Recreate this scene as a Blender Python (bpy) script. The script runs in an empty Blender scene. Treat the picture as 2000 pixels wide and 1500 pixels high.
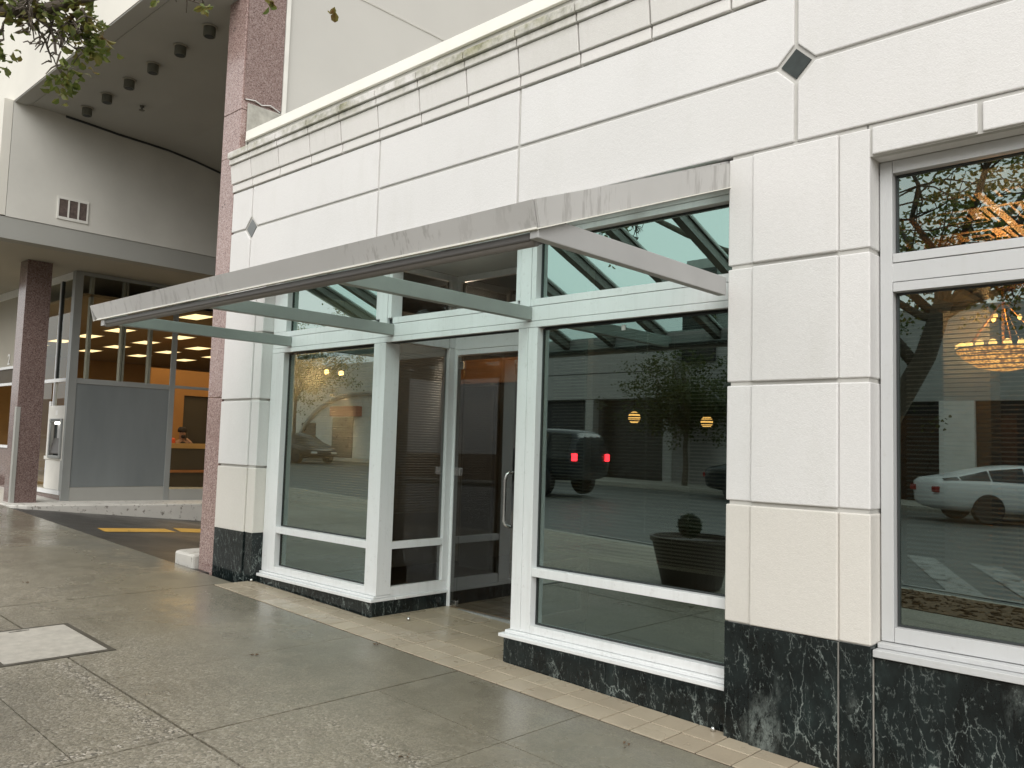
import bpy, bmesh, math, random
from mathutils import Vector, Matrix
random.seed(7)
C = bpy.context.scene.collection
# ------------------------------------------------------------------ camera, sky, sun, exposure
cd = bpy.data.cameras.new('camera'); cam = bpy.data.objects.new('camera', cd); C.objects.link(cam)
cd.sensor_width = 36.0; cd.lens = 1635.25/2000*36.0; cd.clip_start = 0.05; cd.clip_end = 500
Rr = Vector((0.730511, 0.682248, 0.029863)); Rd = Vector((-0.029466, 0.075179, -0.996735)); Rf = Vector((-0.682265, 0.727246, 0.075022))
M = Matrix.Identity(4)
for i in range(3):
    M[i][0] = Rr[i]; M[i][1] = -Rd[i]; M[i][2] = -Rf[i]
M.translation = Vector((0, 0, 1.55)); cam.matrix_world = M
bpy.context.scene.camera = cam
W = bpy.data.worlds.new('World'); bpy.context.scene.world = W; W.use_nodes = True
wn = W.node_tree; bg = wn.nodes['Background']
sky = wn.nodes.new('ShaderNodeTexSky'); sky.sky_type = 'NISHITA'; sky.sun_disc = False
SUN_EL, SUN_ROT = math.radians(38), math.radians(150)
sky.sun_elevation = SUN_EL; sky.sun_rotation = SUN_ROT; sky.air_density = 1.0; sky.dust_density = 4.0; sky.ozone_density = 1.0
hs = wn.nodes.new('ShaderNodeHueSaturation'); hs.inputs['Saturation'].default_value = 0.12
mx = wn.nodes.new('ShaderNodeMixRGB'); mx.inputs[0].default_value = 0.6; mx.inputs[2].default_value = (11.0, 10.95, 10.7, 1)
wn.links.new(sky.outputs[0], hs.inputs['Color']); wn.links.new(hs.outputs[0], mx.inputs[1]); wn.links.new(mx.outputs[0], bg.inputs[0])
bg.inputs[1].default_value = 0.105
sd = bpy.data.lights.new('sun', 'SUN'); sd.energy = 1.25; sd.angle = math.radians(50); sd.color = (1, 0.975, 0.94)
so = bpy.data.objects.new('sun', sd); C.objects.link(so)
az = SUN_ROT
sdir = Vector((math.sin(az)*math.cos(SUN_EL), math.cos(az)*math.cos(SUN_EL), math.sin(SUN_EL)))
so.rotation_euler = sdir.to_track_quat('Z', 'Y').to_euler()
sc = bpy.context.scene
sc.view_settings.view_transform = 'Standard'; sc.view_settings.look = 'None'; sc.view_settings.gamma = 1
sc.view_settings.exposure = 0.55
sc.cycles.max_bounces = 10; sc.cycles.transparent_max_bounces = 24; sc.cycles.caustics_reflective = False; sc.cycles.caustics_refractive = False

# ------------------------------------------------------------------ helpers
SL = 0.0356
def zg(x, y=0.0):
    xx = max(x, -16.0)
    z = -SL*(xx+2.35)
    if x < -16: z += 0.012*(-16-x)
    return z
def road_z(x, y):
    z0 = zg(x)-0.15 if x > -16 else 0.336+0.005*(-16-x)
    z1 = 0.10+0.014*(-x-5.5)
    t = max(0, min(1, (-1.6-y)/13.9))
    return z0*(1-t)+z1*t
class MB:
    def __init__(s): s.v = []; s.f = []; s.c = []
    def face(s, pts, c=None):
        n = len(s.v); s.v += [tuple(p) for p in pts]; s.f.append(tuple(range(n, n+len(pts)))); s.c.append(c)
    def hexa(s, P, c=None):   # 8 points: bottom 4 ccw, top 4 ccw
        n = len(s.v); s.v += [tuple(p) for p in P]
        for q in ((3,2,1,0),(4,5,6,7),(0,1,5,4),(1,2,6,5),(2,3,7,6),(3,0,4,7)):
            s.f.append(tuple(n+i for i in q)); s.c.append(c)
        return s
    def box(s, x0, x1, y0, y1, z0, z1, c=None):
        return s.hexa([(x0,y0,z0),(x1,y0,z0),(x1,y1,z0),(x0,y1,z0),(x0,y0,z1),(x1,y0,z1),(x1,y1,z1),(x0,y1,z1)], c)
    def slab(s, x0, x1, y0, y1, fz, th=0.05, dz=0, c=None):   # follows the ground slope
        a, b, cc, d = (fz(x0,y0)+dz, fz(x1,y0)+dz, fz(x1,y1)+dz, fz(x0,y1)+dz)
        return s.hexa([(x0,y0,a-th),(x1,y0,b-th),(x1,y1,cc-th),(x0,y1,d-th),(x0,y0,a),(x1,y0,b),(x1,y1,cc),(x0,y1,d)], c)
    def prism(s, poly, axis, a, b):   # poly list of 2D ccw; axis 'x','y','z'
        def P(p, t): return {'x': (t, p[0], p[1]), 'y': (p[0], t, p[1]), 'z': (p[0], p[1], t)}[axis]
        n = len(s.v); k = len(poly)
        s.v += [P(p, a) for p in poly]+[P(p, b) for p in poly]
        s.f.append(tuple(range(n, n+k))); s.f.append(tuple(range(n+2*k-1, n+k-1, -1)))
        for i in range(k):
            j = (i+1) % k; s.f.append((n+i, n+k+i, n+k+j, n+j))
        s.c += [None]*(k+2); return s
    def tube(s, pts, rad, n=8, cap=True):
        pts = [Vector(p) for p in pts]; rs = rad if isinstance(rad, (list, tuple)) else [rad]*len(pts)
        base = len(s.v); up = None
        for i, p in enumerate(pts):
            d = (pts[min(i+1, len(pts)-1)]-pts[max(i-1, 0)]).normalized()
            if up is None: up = d.orthogonal().normalized()
            up = (up-d*up.dot(d)); up = up.normalized() if up.length > 1e-6 else d.orthogonal().normalized()
            w = d.cross(up)
            for k in range(n):
                a = 2*math.pi*k/n; s.v.append(tuple(p+(up*math.cos(a)+w*math.sin(a))*rs[i]))
        for i in range(len(pts)-1):
            for k in range(n):
                a = base+i*n+k; b = base+i*n+(k+1) % n; s.f.append((a, b, b+n, a+n)); s.c.append(None)
        if cap:
            s.f.append(tuple(base+k for k in reversed(range(n)))); s.f.append(tuple(base+(len(pts)-1)*n+k for k in range(n))); s.c += [None, None]
        return s
    def lathe(s, cx, cy, prof, n=24):   # prof list (r,z)
        b = len(s.v)
        for r, z in prof:
            for k in range(n):
                a = 2*math.pi*k/n; s.v.append((cx+r*math.cos(a), cy+r*math.sin(a), z))
        for i in range(len(prof)-1):
            for k in range(n):
                p = b+i*n+k; q = b+i*n+(k+1) % n; s.f.append((p, q, q+n, p+n)); s.c.append(None)
        s.f.append(tuple(b+k for k in reversed(range(n)))); s.f.append(tuple(b+(len(prof)-1)*n+k for k in range(n))); s.c += [None]*2
        return s
    def xf(s, mat, i0=0):
        for i in range(i0, len(s.v)): s.v[i] = tuple(mat @ Vector(s.v[i]))
        return s
    def build(s, name, mat, parent=None, bevel=0, smooth=False, sub=0, seg=2):
        me = bpy.data.meshes.new(name); me.from_pydata(s.v, [], s.f); me.update()
        if any(c is not None for c in s.c):
            ca = me.color_attributes.new('tone', 'FLOAT_COLOR', 'CORNER')
            for p, c in zip(me.polygons, s.c):
                for li in p.loop_indices: ca.data[li].color = (c or 0.5,)*3+(1,)
        if mat: me.materials.append(mat)
        if smooth:
            for p in me.polygons: p.use_smooth = True
        bm = bmesh.new(); bm.from_mesh(me); bmesh.ops.recalc_face_normals(bm, faces=bm.faces); bm.to_mesh(me); bm.free()
        o = bpy.data.objects.new(name, me); C.objects.link(o)
        if parent is not None:
            o.parent = parent; o.matrix_parent_inverse = Matrix.Translation(parent_world(parent)).inverted()
        if bevel:
            m = o.modifiers.new('bevel', 'BEVEL'); m.width = bevel; m.segments = seg; m.limit_method = 'ANGLE'; m.angle_limit = math.radians(35)
        if sub:
            m = o.modifiers.new('sub', 'SUBSURF'); m.levels = sub; m.render_levels = sub
        return o
def parent_world(p):      # only a root is moved; parts carry their shape in world coordinates
    return Vector(p.location) if p.parent is None else Vector((0, 0, 0))
def tag(o, label=None, cat=None, group=None, kind=None):
    if label: o['label'] = label
    if cat: o['category'] = cat
    if group: o['group'] = group
    if kind: o['kind'] = kind
    return o
def thing(name, loc, label, cat, group=None):
    o = bpy.data.objects.new(name, None); C.objects.link(o); o.location = loc; o.empty_display_size = 0.2
    return tag(o, label, cat, group)
def copy_thing(root, off, label, rotz=0):
    r = root.copy(); C.objects.link(r); r.location = Vector(root.location)+Vector(off); r.rotation_euler = (0, 0, root.rotation_euler[2]+rotz)
    r['label'] = label
    def rec(a, b):
        for ch in list(a.children):
            c = ch.copy(); C.objects.link(c); pi = ch.matrix_parent_inverse.copy(); c.parent = b; c.matrix_parent_inverse = pi; rec(ch, c)
    src = [c for c in root.children]
    rec(root, r)
    return r

# ------------------------------------------------------------------ materials
def new_mat(name):
    m = bpy.data.materials.new(name); m.use_nodes = True; nt = m.node_tree
    return m, nt, nt.nodes['Principled BSDF']
def N(nt, t, **kw):
    n = nt.nodes.new(t)
    for k, v in kw.items():
        if k in n.inputs.keys(): n.inputs[k].default_value = v
        else: setattr(n, k, v)
    return n
def coords(nt, scale=(1, 1, 1), rot=(0, 0, 0)):
    tc = nt.nodes.new('ShaderNodeTexCoord'); mp = nt.nodes.new('ShaderNodeMapping')
    g = nt.nodes.new('ShaderNodeNewGeometry')
    mp.inputs['Scale'].default_value = scale; mp.inputs['Rotation'].default_value = rot
    nt.links.new(g.outputs['Position'], mp.inputs['Vector']); return mp.outputs[0]
def noise_c(nt, v, s):
    n = N(nt, 'ShaderNodeTexNoise', Scale=s, Detail=2.0); nt.links.new(v, n.inputs['Vector']); return n.outputs['Color']
def ramp(nt, src, stops, interp='LINEAR'):
    r = nt.nodes.new('ShaderNodeValToRGB'); r.color_ramp.interpolation = interp
    e = r.color_ramp.elements
    while len(e) < len(stops): e.new(0.5)
    for el, (p, c) in zip(e, stops):
        el.position = p; el.color = (c if isinstance(c, tuple) else (c, c, c))+(1,)
    nt.links.new(src, r.inputs[0]); return r.outputs[0]
def noise(nt, vec, scale, detail=4, rough=0.55, dist=0):
    n = N(nt, 'ShaderNodeTexNoise', Scale=scale, Detail=detail, Roughness=rough, Distortion=dist)
    nt.links.new(vec, n.inputs['Vector']); return n.outputs[0]
def mix(nt, fac, a, b, typ='MIX'):
    m = nt.nodes.new('ShaderNodeMixRGB'); m.blend_type = typ
    for i, v in ((0, fac), (1, a), (2, b)):
        if hasattr(v, 'links') or isinstance(v, bpy.types.NodeSocket): nt.links.new(v, m.inputs[i])
        else: m.inputs[i].default_value = v if i == 0 else (tuple(v)+(1,))[:4]
    return m.outputs[0]
def math_n(nt, op, a, b=0.0, clamp=False):
    m = nt.nodes.new('ShaderNodeMath'); m.operation = op; m.use_clamp = clamp
    for i, v in ((0, a), (1, b)):
        if isinstance(v, bpy.types.NodeSocket): nt.links.new(v, m.inputs[i])
        else: m.inputs[i].default_value = v
    return m.outputs[0]
def bump(nt, p, src, strength, dist):
    b = N(nt, 'ShaderNodeBump', Strength=strength, Distance=dist); nt.links.new(src, b.inputs['Height']); nt.links.new(b.outputs[0], p.inputs['Normal']); return b
def simple(name, col, rough=0.5, metal=0.0, var=0.08, vs=3.0, bmp=0.0, bs=60, spec=0.5, stretch=(1, 1, 1)):
    m, nt, p = new_mat(name); v = coords(nt, stretch)
    n = noise(nt, v, vs, 5)
    lo = tuple(c*(1-var) for c in col); hi = tuple(min(1, c*(1+var)) for c in col)
    nt.links.new(ramp(nt, n, [(0.3, lo), (0.7, hi)]), p.inputs['Base Color'])
    nt.links.new(ramp(nt, n, [(0.2, max(0, rough-0.07)), (0.8, min(1, rough+0.07))]), p.inputs['Roughness'])
    p.inputs['Metallic'].default_value = metal; p.inputs['Specular IOR Level'].default_value = spec
    if bmp: bump(nt, p, noise(nt, coords(nt), bs, 3), bmp, 0.004)
    return m
def emissive(name, col, st):
    m, nt, p = new_mat(name); p.inputs['Base Color'].default_value = tuple(col)+(1,)
    p.inputs['Emission Color'].default_value = tuple(col)+(1,); p.inputs['Emission Strength'].default_value = st; return m
def glass(name, tint, refl=(0.9, 1, 0.96), ior=1.7, base=0.0, rough=0.0, ripple=0.0):
    m, nt, p = new_mat(name); nt.nodes.remove(p); out = nt.nodes['Material Output']
    tr = N(nt, 'ShaderNodeBsdfTransparent'); tr.inputs[0].default_value = tuple(tint)+(1,)
    gl = N(nt, 'ShaderNodeBsdfGlossy', Roughness=rough); gl.inputs[0].default_value = tuple(refl)+(1,)
    f0 = ((ior-1)/(ior+1))**2+base; lw = N(nt, 'ShaderNodeLayerWeight', Blend=0.5); gm = N(nt, 'ShaderNodeNewGeometry')
    if ripple:
        b = N(nt, 'ShaderNodeBump', Strength=ripple, Distance=0.002); nt.links.new(noise(nt, coords(nt), 1.3, 2), b.inputs['Height'])
        nt.links.new(b.outputs[0], gl.inputs['Normal'])
    f = math_n(nt, 'ADD', f0, math_n(nt, 'MULTIPLY', math_n(nt, 'POWER', lw.outputs['Facing'], 5.0), 1-f0), True)
    f = math_n(nt, 'MULTIPLY', f, math_n(nt, 'SUBTRACT', 1.0, gm.outputs['Backfacing']))
    ms = N(nt, 'ShaderNodeMixShader'); nt.links.new(f, ms.inputs[0]); nt.links.new(tr.outputs[0], ms.inputs[1]); nt.links.new(gl.outputs[0], ms.inputs[2])
    nt.links.new(ms.outputs[0], out.inputs[0]); return m

def m_stone(name, base, stain=0.0):
    m, nt, p = new_mat(name); v = coords(nt)
    big = noise(nt, v, 1.1, 4); fine = noise(nt, v, 90, 3)
    col = ramp(nt, big, [(0.3, tuple(c*0.955 for c in base)), (0.7, base)])
    col = mix(nt, 0.25, col, ramp(nt, fine, [(0.3, 0.78), (0.7, 1.0)]), 'MULTIPLY')
    vd = coords(nt, (1.5, 1.5, 0.45)); dr = noise(nt, vd, 4.0, 6, 0.65)
    col = mix(nt, ramp(nt, dr, [(0.52, 0.0), (0.85, 0.35)]), col, (base[0]*0.8, base[1]*0.8, base[2]*0.76))
    isl = nt.nodes.new('ShaderNodeNewGeometry'); col = mix(nt, 1.0, col, ramp(nt, isl.outputs['Random Per Island'], [(0.0, (0.945, 0.945, 0.94)), (0.5, (0.985, 0.98, 0.975)), (1.0, (1.0, 1.0, 1.0))]), 'MULTIPLY')
    if stain:
        sx = nt.nodes.new('ShaderNodeSeparateXYZ'); g = nt.nodes.new('ShaderNodeNewGeometry'); nt.links.new(g.outputs['Position'], sx.inputs[0])
        hz = N(nt, 'ShaderNodeMapRange'); hz.inputs['From Min'].default_value = 4.36; hz.inputs['From Max'].default_value = 4.52; nt.links.new(sx.outputs[2], hz.inputs[0])
        bl = ramp(nt, noise(nt, v, 2.3, 6, 0.7), [(0.40, 0.0), (0.62, 1.0)])
        msk = math_n(nt, 'MULTIPLY', hz.outputs[0], bl); msk = math_n(nt, 'MULTIPLY', msk, stain, True)
        moss = ramp(nt, noise(nt, v, 14, 5, 0.7), [(0.35, (0.13, 0.13, 0.08)), (0.6, (0.33, 0.32, 0.21)), (0.8, (0.45, 0.43, 0.35))])
        col = mix(nt, msk, col, moss)
        st2 = noise(nt, coords(nt, (30, 30, 2.5)), 1.0, 3); hz2 = N(nt, 'ShaderNodeMapRange'); hz2.inputs['From Min'].default_value = 4.18; hz2.inputs['From Max'].default_value = 4.5; nt.links.new(sx.outputs[2], hz2.inputs[0])
        ms2 = math_n(nt, 'MULTIPLY', hz2.outputs[0], math_n(nt, 'MULTIPLY', ramp(nt, st2, [(0.5, 0.0), (0.75, 0.5)]), ramp(nt, noise(nt, v, 0.9, 3), [(0.45, 0.0), (0.65, 1.0)])), True)
        col = mix(nt, ms2, col, (0.3, 0.29, 0.24))
    nt.links.new(col, p.inputs['Base Color']); p.inputs['Roughness'].default_value = 0.85
    h = noise(nt, v, 140, 2); h2 = math_n(nt, 'ADD', h, math_n(nt, 'MULTIPLY', noise(nt, v, 40, 3), 0.8)); bump(nt, p, h2, 0.38, 0.004)
    return m
def m_marble():
    m, nt, p = new_mat('black_veined_marble'); v = coords(nt, (1, 1, 0.55), (0.3, 0.5, 0.2))
    w = N(nt, 'ShaderNodeTexNoise', Scale=3.0, Detail=5, Roughness=0.6); nt.links.new(v, w.inputs['Vector'])
    vv = mix(nt, 0.35, v, w.outputs['Color'], 'ADD')
    def vein(scale, wdt, rotv, msc):
        mp = N(nt, 'ShaderNodeMapping'); mp.inputs['Rotation'].default_value = rotv; mp.inputs['Scale'].default_value = (1, 1, 0.5); nt.links.new(vv, mp.inputs['Vector'])
        n = noise(nt, mp.outputs[0], scale, 7, 0.62, 0.6); a = math_n(nt, 'ABSOLUTE', math_n(nt, 'SUBTRACT', n, 0.5))
        ln = ramp(nt, a, [(0.0, 1.0), (wdt, 0.0)]); mk = ramp(nt, noise(nt, v, msc, 3), [(0.47, 0.0), (0.62, 1.0)])
        return math_n(nt, 'MULTIPLY', ln, mk)
    def crack(scale, wdt, m0, m1, msc, sq, dist_=0.3):
        n1 = N(nt, 'ShaderNodeTexNoise', Scale=scale*1.2, Detail=6.0, Roughness=0.65); nt.links.new(v, n1.inputs['Vector'])
        mp = N(nt, 'ShaderNodeMapping'); mp.inputs['Scale'].default_value = sq; mp.inputs['Rotation'].default_value = (0.2, 0.65, 0.3); nt.links.new(mix(nt, dist_/scale*3, v, n1.outputs['Color'], 'ADD'), mp.inputs['Vector'])
        vo = N(nt, 'ShaderNodeTexVoronoi', Scale=scale, feature='DISTANCE_TO_EDGE'); nt.links.new(mp.outputs[0], vo.inputs['Vector'])
        return math_n(nt, 'MULTIPLY', ramp(nt, vo.outputs['Distance'], [(0.0, 1.0), (wdt*0.7, 0.0)]), ramp(nt, noise(nt, v, msc, 5, 0.7), [(m0, 0.0), (m1, 1.0)]))
    c1 = crack(3.2, 0.022, 0.46, 0.60, 3.0, (1.6, 1.6, 0.7)); c2 = crack(11.0, 0.035, 0.50, 0.60, 9.0, (1.5, 1.5, 0.7)); c3 = crack(30.0, 0.09, 0.53, 0.60, 30.0, (1.2, 1.2, 0.8))
    tot = math_n(nt, 'ADD', math_n(nt, 'MULTIPLY', c1, 0.75), math_n(nt, 'ADD', math_n(nt, 'MULTIPLY', c2, 0.65), math_n(nt, 'MULTIPLY', c3, 0.42)), True)
    cloud = math_n(nt, 'MULTIPLY', ramp(nt, noise(nt, v, 2.1, 3), [(0.60, 0.0), (0.70, 0.55)]), ramp(nt, noise(nt, v, 30, 6, 0.75), [(0.4, 0.0), (0.6, 1.0)])); tot = math_n(nt, 'MAXIMUM', tot, cloud)
    basec = ramp(nt, noise(nt, v, 6, 6, 0.7), [(0.35, (0.005, 0.007, 0.007)), (0.6, (0.013, 0.019, 0.019)), (0.8, (0.03, 0.045, 0.042))])
    nt.links.new(mix(nt, tot, basec, (0.27, 0.31, 0.29)), p.inputs['Base Color']); p.inputs['Roughness'].default_value = 0.14
    p.inputs['Specular IOR Level'].default_value = 0.32; return m
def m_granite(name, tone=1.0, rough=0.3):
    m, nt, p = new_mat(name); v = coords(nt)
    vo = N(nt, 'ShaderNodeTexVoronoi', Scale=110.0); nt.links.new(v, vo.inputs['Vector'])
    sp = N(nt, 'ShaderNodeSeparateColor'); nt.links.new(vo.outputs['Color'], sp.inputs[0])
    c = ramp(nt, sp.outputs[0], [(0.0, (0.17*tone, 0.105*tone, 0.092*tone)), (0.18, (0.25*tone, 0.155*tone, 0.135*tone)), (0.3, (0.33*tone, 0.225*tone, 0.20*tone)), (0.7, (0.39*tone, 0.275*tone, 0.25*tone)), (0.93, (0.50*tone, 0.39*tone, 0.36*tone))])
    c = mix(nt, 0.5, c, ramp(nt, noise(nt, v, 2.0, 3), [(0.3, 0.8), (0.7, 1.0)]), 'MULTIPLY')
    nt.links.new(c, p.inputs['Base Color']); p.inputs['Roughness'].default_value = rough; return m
def m_pavement():
    m, nt, p = new_mat('damp_concrete'); v = coords(nt)
    g = nt.nodes.new('ShaderNodeNewGeometry'); sx = nt.nodes.new('ShaderNodeSeparateXYZ'); nt.links.new(g.outputs['Position'], sx.inputs[0])
    big = noise(nt, v, 0.7, 5, 0.6); mid = noise(nt, v, 6, 5, 0.65); fine = noise(nt, v, 120, 3)
    # worn, exposed aggregate away from the building, smooth trowelled paste close to it
    yy = N(nt, 'ShaderNodeMapRange'); yy.inputs['From Min'].default_value = 3.35; yy.inputs['From Max'].default_value = 2.0; nt.links.new(sx.outputs[1], yy.inputs[0])
    worn = math_n(nt, 'ADD', math_n(nt, 'MULTIPLY', yy.outputs[0], 0.75), math_n(nt, 'MULTIPLY', math_n(nt, 'SUBTRACT', mid, 0.5), 0.9), True)
    # heavier band of exposed stones beside the joint line
    wob = math_n(nt, 'MULTIPLY', math_n(nt, 'SUBTRACT', noise(nt, v, 3.5, 4), 0.5), 0.16)
    def stripm(axis, c, hw):
        d = math_n(nt, 'ABSOLUTE', math_n(nt, 'SUBTRACT', math_n(nt, 'ADD', sx.outputs[axis], wob), c)); return ramp(nt, d, [(0.0, 1.0), (hw, 0.0)])
    def lim(axis, lo, hi): return math_n(nt, 'MULTIPLY', math_n(nt, 'GREATER_THAN', sx.outputs[axis], lo), math_n(nt, 'LESS_THAN', sx.outputs[axis], hi))
    band = math_n(nt, 'MULTIPLY', stripm(1, 2.0, 0.13), lim(0, -5.7, -4.1))
    b2 = math_n(nt, 'MULTIPLY', stripm(0, -4.18, 0.10), lim(1, 1.2, 2.09)); b3 = math_n(nt, 'MULTIPLY', stripm(1, 2.72, 0.16), ramp(nt, noise(nt, v, 1.3, 4), [(0.45, 0.0), (0.62, 0.75)])); b3 = math_n(nt, 'MULTIPLY', b3, lim(0, -6.0, -2.5))
    band = math_n(nt, 'MAXIMUM', band, math_n(nt, 'MAXIMUM', b2, b3))
    brk = ramp(nt, noise(nt, v, 9, 5, 0.7), [(0.36, 0.0), (0.5, 1.0)])
    band = math_n(nt, 'MULTIPLY', band, brk)
    peb = N(nt, 'ShaderNodeTexVoronoi', Scale=75.0); nt.links.new(mix(nt, 0.012, v, noise_c(nt, v, 60), 'ADD'), peb.inputs['Vector'])
    pc = N(nt, 'ShaderNodeSeparateColor'); nt.links.new(peb.outputs['Color'], pc.inputs[0])
    pebc = ramp(nt, pc.outputs[1], [(0.0, (0.05, 0.045, 0.035)), (0.3, (0.18, 0.16, 0.125)), (0.7, (0.42, 0.37, 0.29)), (1.0, (0.70, 0.64, 0.56))])
    base = ramp(nt, big, [(0.3, (0.20, 0.182, 0.134)), (0.55, (0.245, 0.223, 0.166)), (0.75, (0.285, 0.257, 0.188))])
    base = mix(nt, 0.35, base, ramp(nt, mid, [(0.25, 0.7), (0.75, 1.0)]), 'MULTIPLY')
    base = mix(nt, 0.55, base, ramp(nt, fine, [(0.35, 0.45), (0.65, 1.15)]), 'MULTIPLY')
    base = mix(nt, 0.5, base, ramp(nt, noise(nt, v, 38, 4, 0.7), [(0.32, 0.62), (0.66, 1.12)]), 'MULTIPLY')
    lightw = math_n(nt, 'MULTIPLY', worn, 0.4)
    base = mix(nt, lightw, base, (0.42, 0.37, 0.28))
    speck = math_n(nt, 'MULTIPLY', math_n(nt, 'GREATER_THAN', pc.outputs[0], math_n(nt, 'ADD', 0.62, math_n(nt, 'MULTIPLY', noise(nt, v, 2.5, 3), 0.55))), math_n(nt, 'MULTIPLY', worn, 0.75), True)
    msk = math_n(nt, 'MAXIMUM', math_n(nt, 'MAXIMUM', speck, math_n(nt, 'MULTIPLY', worn, 0.42)), math_n(nt, 'MULTIPLY', band, 0.9))
    col = mix(nt, msk, base, pebc)
    gum = N(nt, 'ShaderNodeTexVoronoi', Scale=2.6); nt.links.new(v, gum.inputs['Vector']); gc_ = N(nt, 'ShaderNodeSeparateColor'); nt.links.new(gum.outputs['Color'], gc_.inputs[0])
    gm_ = math_n(nt, 'MULTIPLY', ramp(nt, gum.outputs['Distance'], [(0.045, 1.0), (0.06, 0.0)]), math_n(nt, 'GREATER_THAN', gc_.outputs[0], 0.6))
    col = mix(nt, math_n(nt, 'MULTIPLY', gm_, 0.35), col, (0.06, 0.055, 0.045))
    stn = ramp(nt, noise(nt, coords(nt, (0.6, 1.4, 1)), 1.1, 6, 0.7), [(0.5, 0.0), (0.68, 0.45)]); col = mix(nt, stn, col, (0.10, 0.088, 0.062))
    nt.links.new(col, p.inputs['Base Color'])
    wet = ramp(nt, noise(nt, v, 0.55, 4, 0.6), [(0.38, 0.13), (0.64, 0.42)])
    rg = math_n(nt, 'ADD', wet, math_n(nt, 'MULTIPLY', worn, 0.22)); rg = math_n(nt, 'ADD', rg, math_n(nt, 'MULTIPLY', band, 0.1), True)
    nt.links.new(rg, p.inputs['Roughness']); p.inputs['Specular IOR Level'].default_value = 0.75
    h = math_n(nt, 'ADD', math_n(nt, 'MULTIPLY', noise(nt, v, 70, 4, 0.7), math_n(nt, 'ADD', math_n(nt, 'MULTIPLY', worn, 0.9), 0.12)), math_n(nt, 'MULTIPLY', math_n(nt, 'SUBTRACT', 1.0, peb.outputs['Distance']), math_n(nt, 'MULTIPLY', msk, 1.2)))
    bump(nt, p, h, 1.0, 0.007); return m
def m_tile():
    m, nt, p = new_mat('tan_paving_tile'); v = coords(nt)
    at = N(nt, 'ShaderNodeVertexColor', layer_name='tone')
    t = ramp(nt, at.outputs[0], [(0.0, (0.36, 0.30, 0.21)), (0.5, (0.43, 0.36, 0.265)), (1.0, (0.50, 0.43, 0.32))])
    t = mix(nt, 0.5, t, ramp(nt, noise(nt, v, 3, 5), [(0.3, 0.72), (0.7, 1.0)]), 'MULTIPLY')
    t = mix(nt, 0.3, t, ramp(nt, noise(nt, v, 70, 3), [(0.3, 0.75), (0.7, 1.0)]), 'MULTIPLY')
    nt.links.new(t, p.inputs['Base Color']); nt.links.new(ramp(nt, noise(nt, v, 2.2, 3), [(0.35, 0.22), (0.65, 0.5)]), p.inputs['Roughness'])
    bump(nt, p, noise(nt, v, 60, 3), 0.25, 0.003); return m
def m_asphalt():
    m, nt, p = new_mat('wet_asphalt'); v = coords(nt)
    c = ramp(nt, noise(nt, v, 1.3, 5), [(0.3, (0.022, 0.021, 0.019)), (0.7, (0.05, 0.047, 0.042))])
    vo = N(nt, 'ShaderNodeTexVoronoi', Scale=140.0); nt.links.new(v, vo.inputs['Vector']); sp = N(nt, 'ShaderNodeSeparateColor'); nt.links.new(vo.outputs['Color'], sp.inputs[0])
    c = mix(nt, ramp(nt, sp.outputs[0], [(0.8, 0.0), (1.0, 0.5)]), c, (0.14, 0.13, 0.12))
    nt.links.new(c, p.inputs['Base Color']); nt.links.new(ramp(nt, noise(nt, v, 0.8, 3), [(0.35, 0.28), (0.65, 0.55)]), p.inputs['Roughness'])
    bump(nt, p, noise(nt, v, 160, 2), 0.5, 0.004); return m
def m_paint_worn(name, col, under, thr=0.55, scale=9):
    m, nt, p = new_mat(name); v = coords(nt)
    msk = ramp(nt, noise(nt, v, scale, 7, 0.72), [(thr, 0.0), (thr+0.06, 1.0)])
    c = mix(nt, msk, ramp(nt, noise(nt, v, 2.5, 4), [(0.3, tuple(x*0.85 for x in col)), (0.7, col)]), under)
    nt.links.new(c, p.inputs['Base Color']); p.inputs['Roughness'].default_value = 0.6; bump(nt, p, noise(nt, v, 40, 4), 0.4, 0.006); return m
def m_flash():   # grey painted metal with scuffs and drip marks
    m, nt, p = new_mat('grey_painted_flashing'); v = coords(nt)
    c = ramp(nt, noise(nt, v, 1.2, 4), [(0.3, (0.46, 0.455, 0.44)), (0.7, (0.52, 0.515, 0.50))])
    dr = noise(nt, coords(nt, (14, 14, 2.2)), 1.0, 4, 0.7); area = ramp(nt, noise(nt, v, 0.9, 2), [(0.46, 0.0), (0.58, 1.0)])
    c = mix(nt, math_n(nt, 'MULTIPLY', ramp(nt, dr, [(0.53, 0.0), (0.60, 0.7)]), area), c, (0.33, 0.32, 0.305))
    nt.links.new(c, p.inputs['Base Color']); p.inputs['Roughness'].default_value = 0.5; return m
def m_leaf(name, stops):
    m, nt, p = new_mat(name); v = coords(nt)
    oi = noise(nt, v, 9, 3); nt.links.new(ramp(nt, oi, stops), p.inputs['Base Color']); p.inputs['Roughness'].default_value = 0.5
    p.inputs['Subsurface Weight'].default_value = 0.0
    out = nt.nodes['Material Output']; tl = N(nt, 'ShaderNodeBsdfTranslucent'); nt.links.new(ramp(nt, oi, stops), tl.inputs[0])
    ms = N(nt, 'ShaderNodeMixShader'); ms.inputs[0].default_value = 0.4; nt.links.new(p.outputs[0], ms.inputs[1]); nt.links.new(tl.outputs[0], ms.inputs[2]); nt.links.new(ms.outputs[0], out.inputs[0])
    return m

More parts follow.
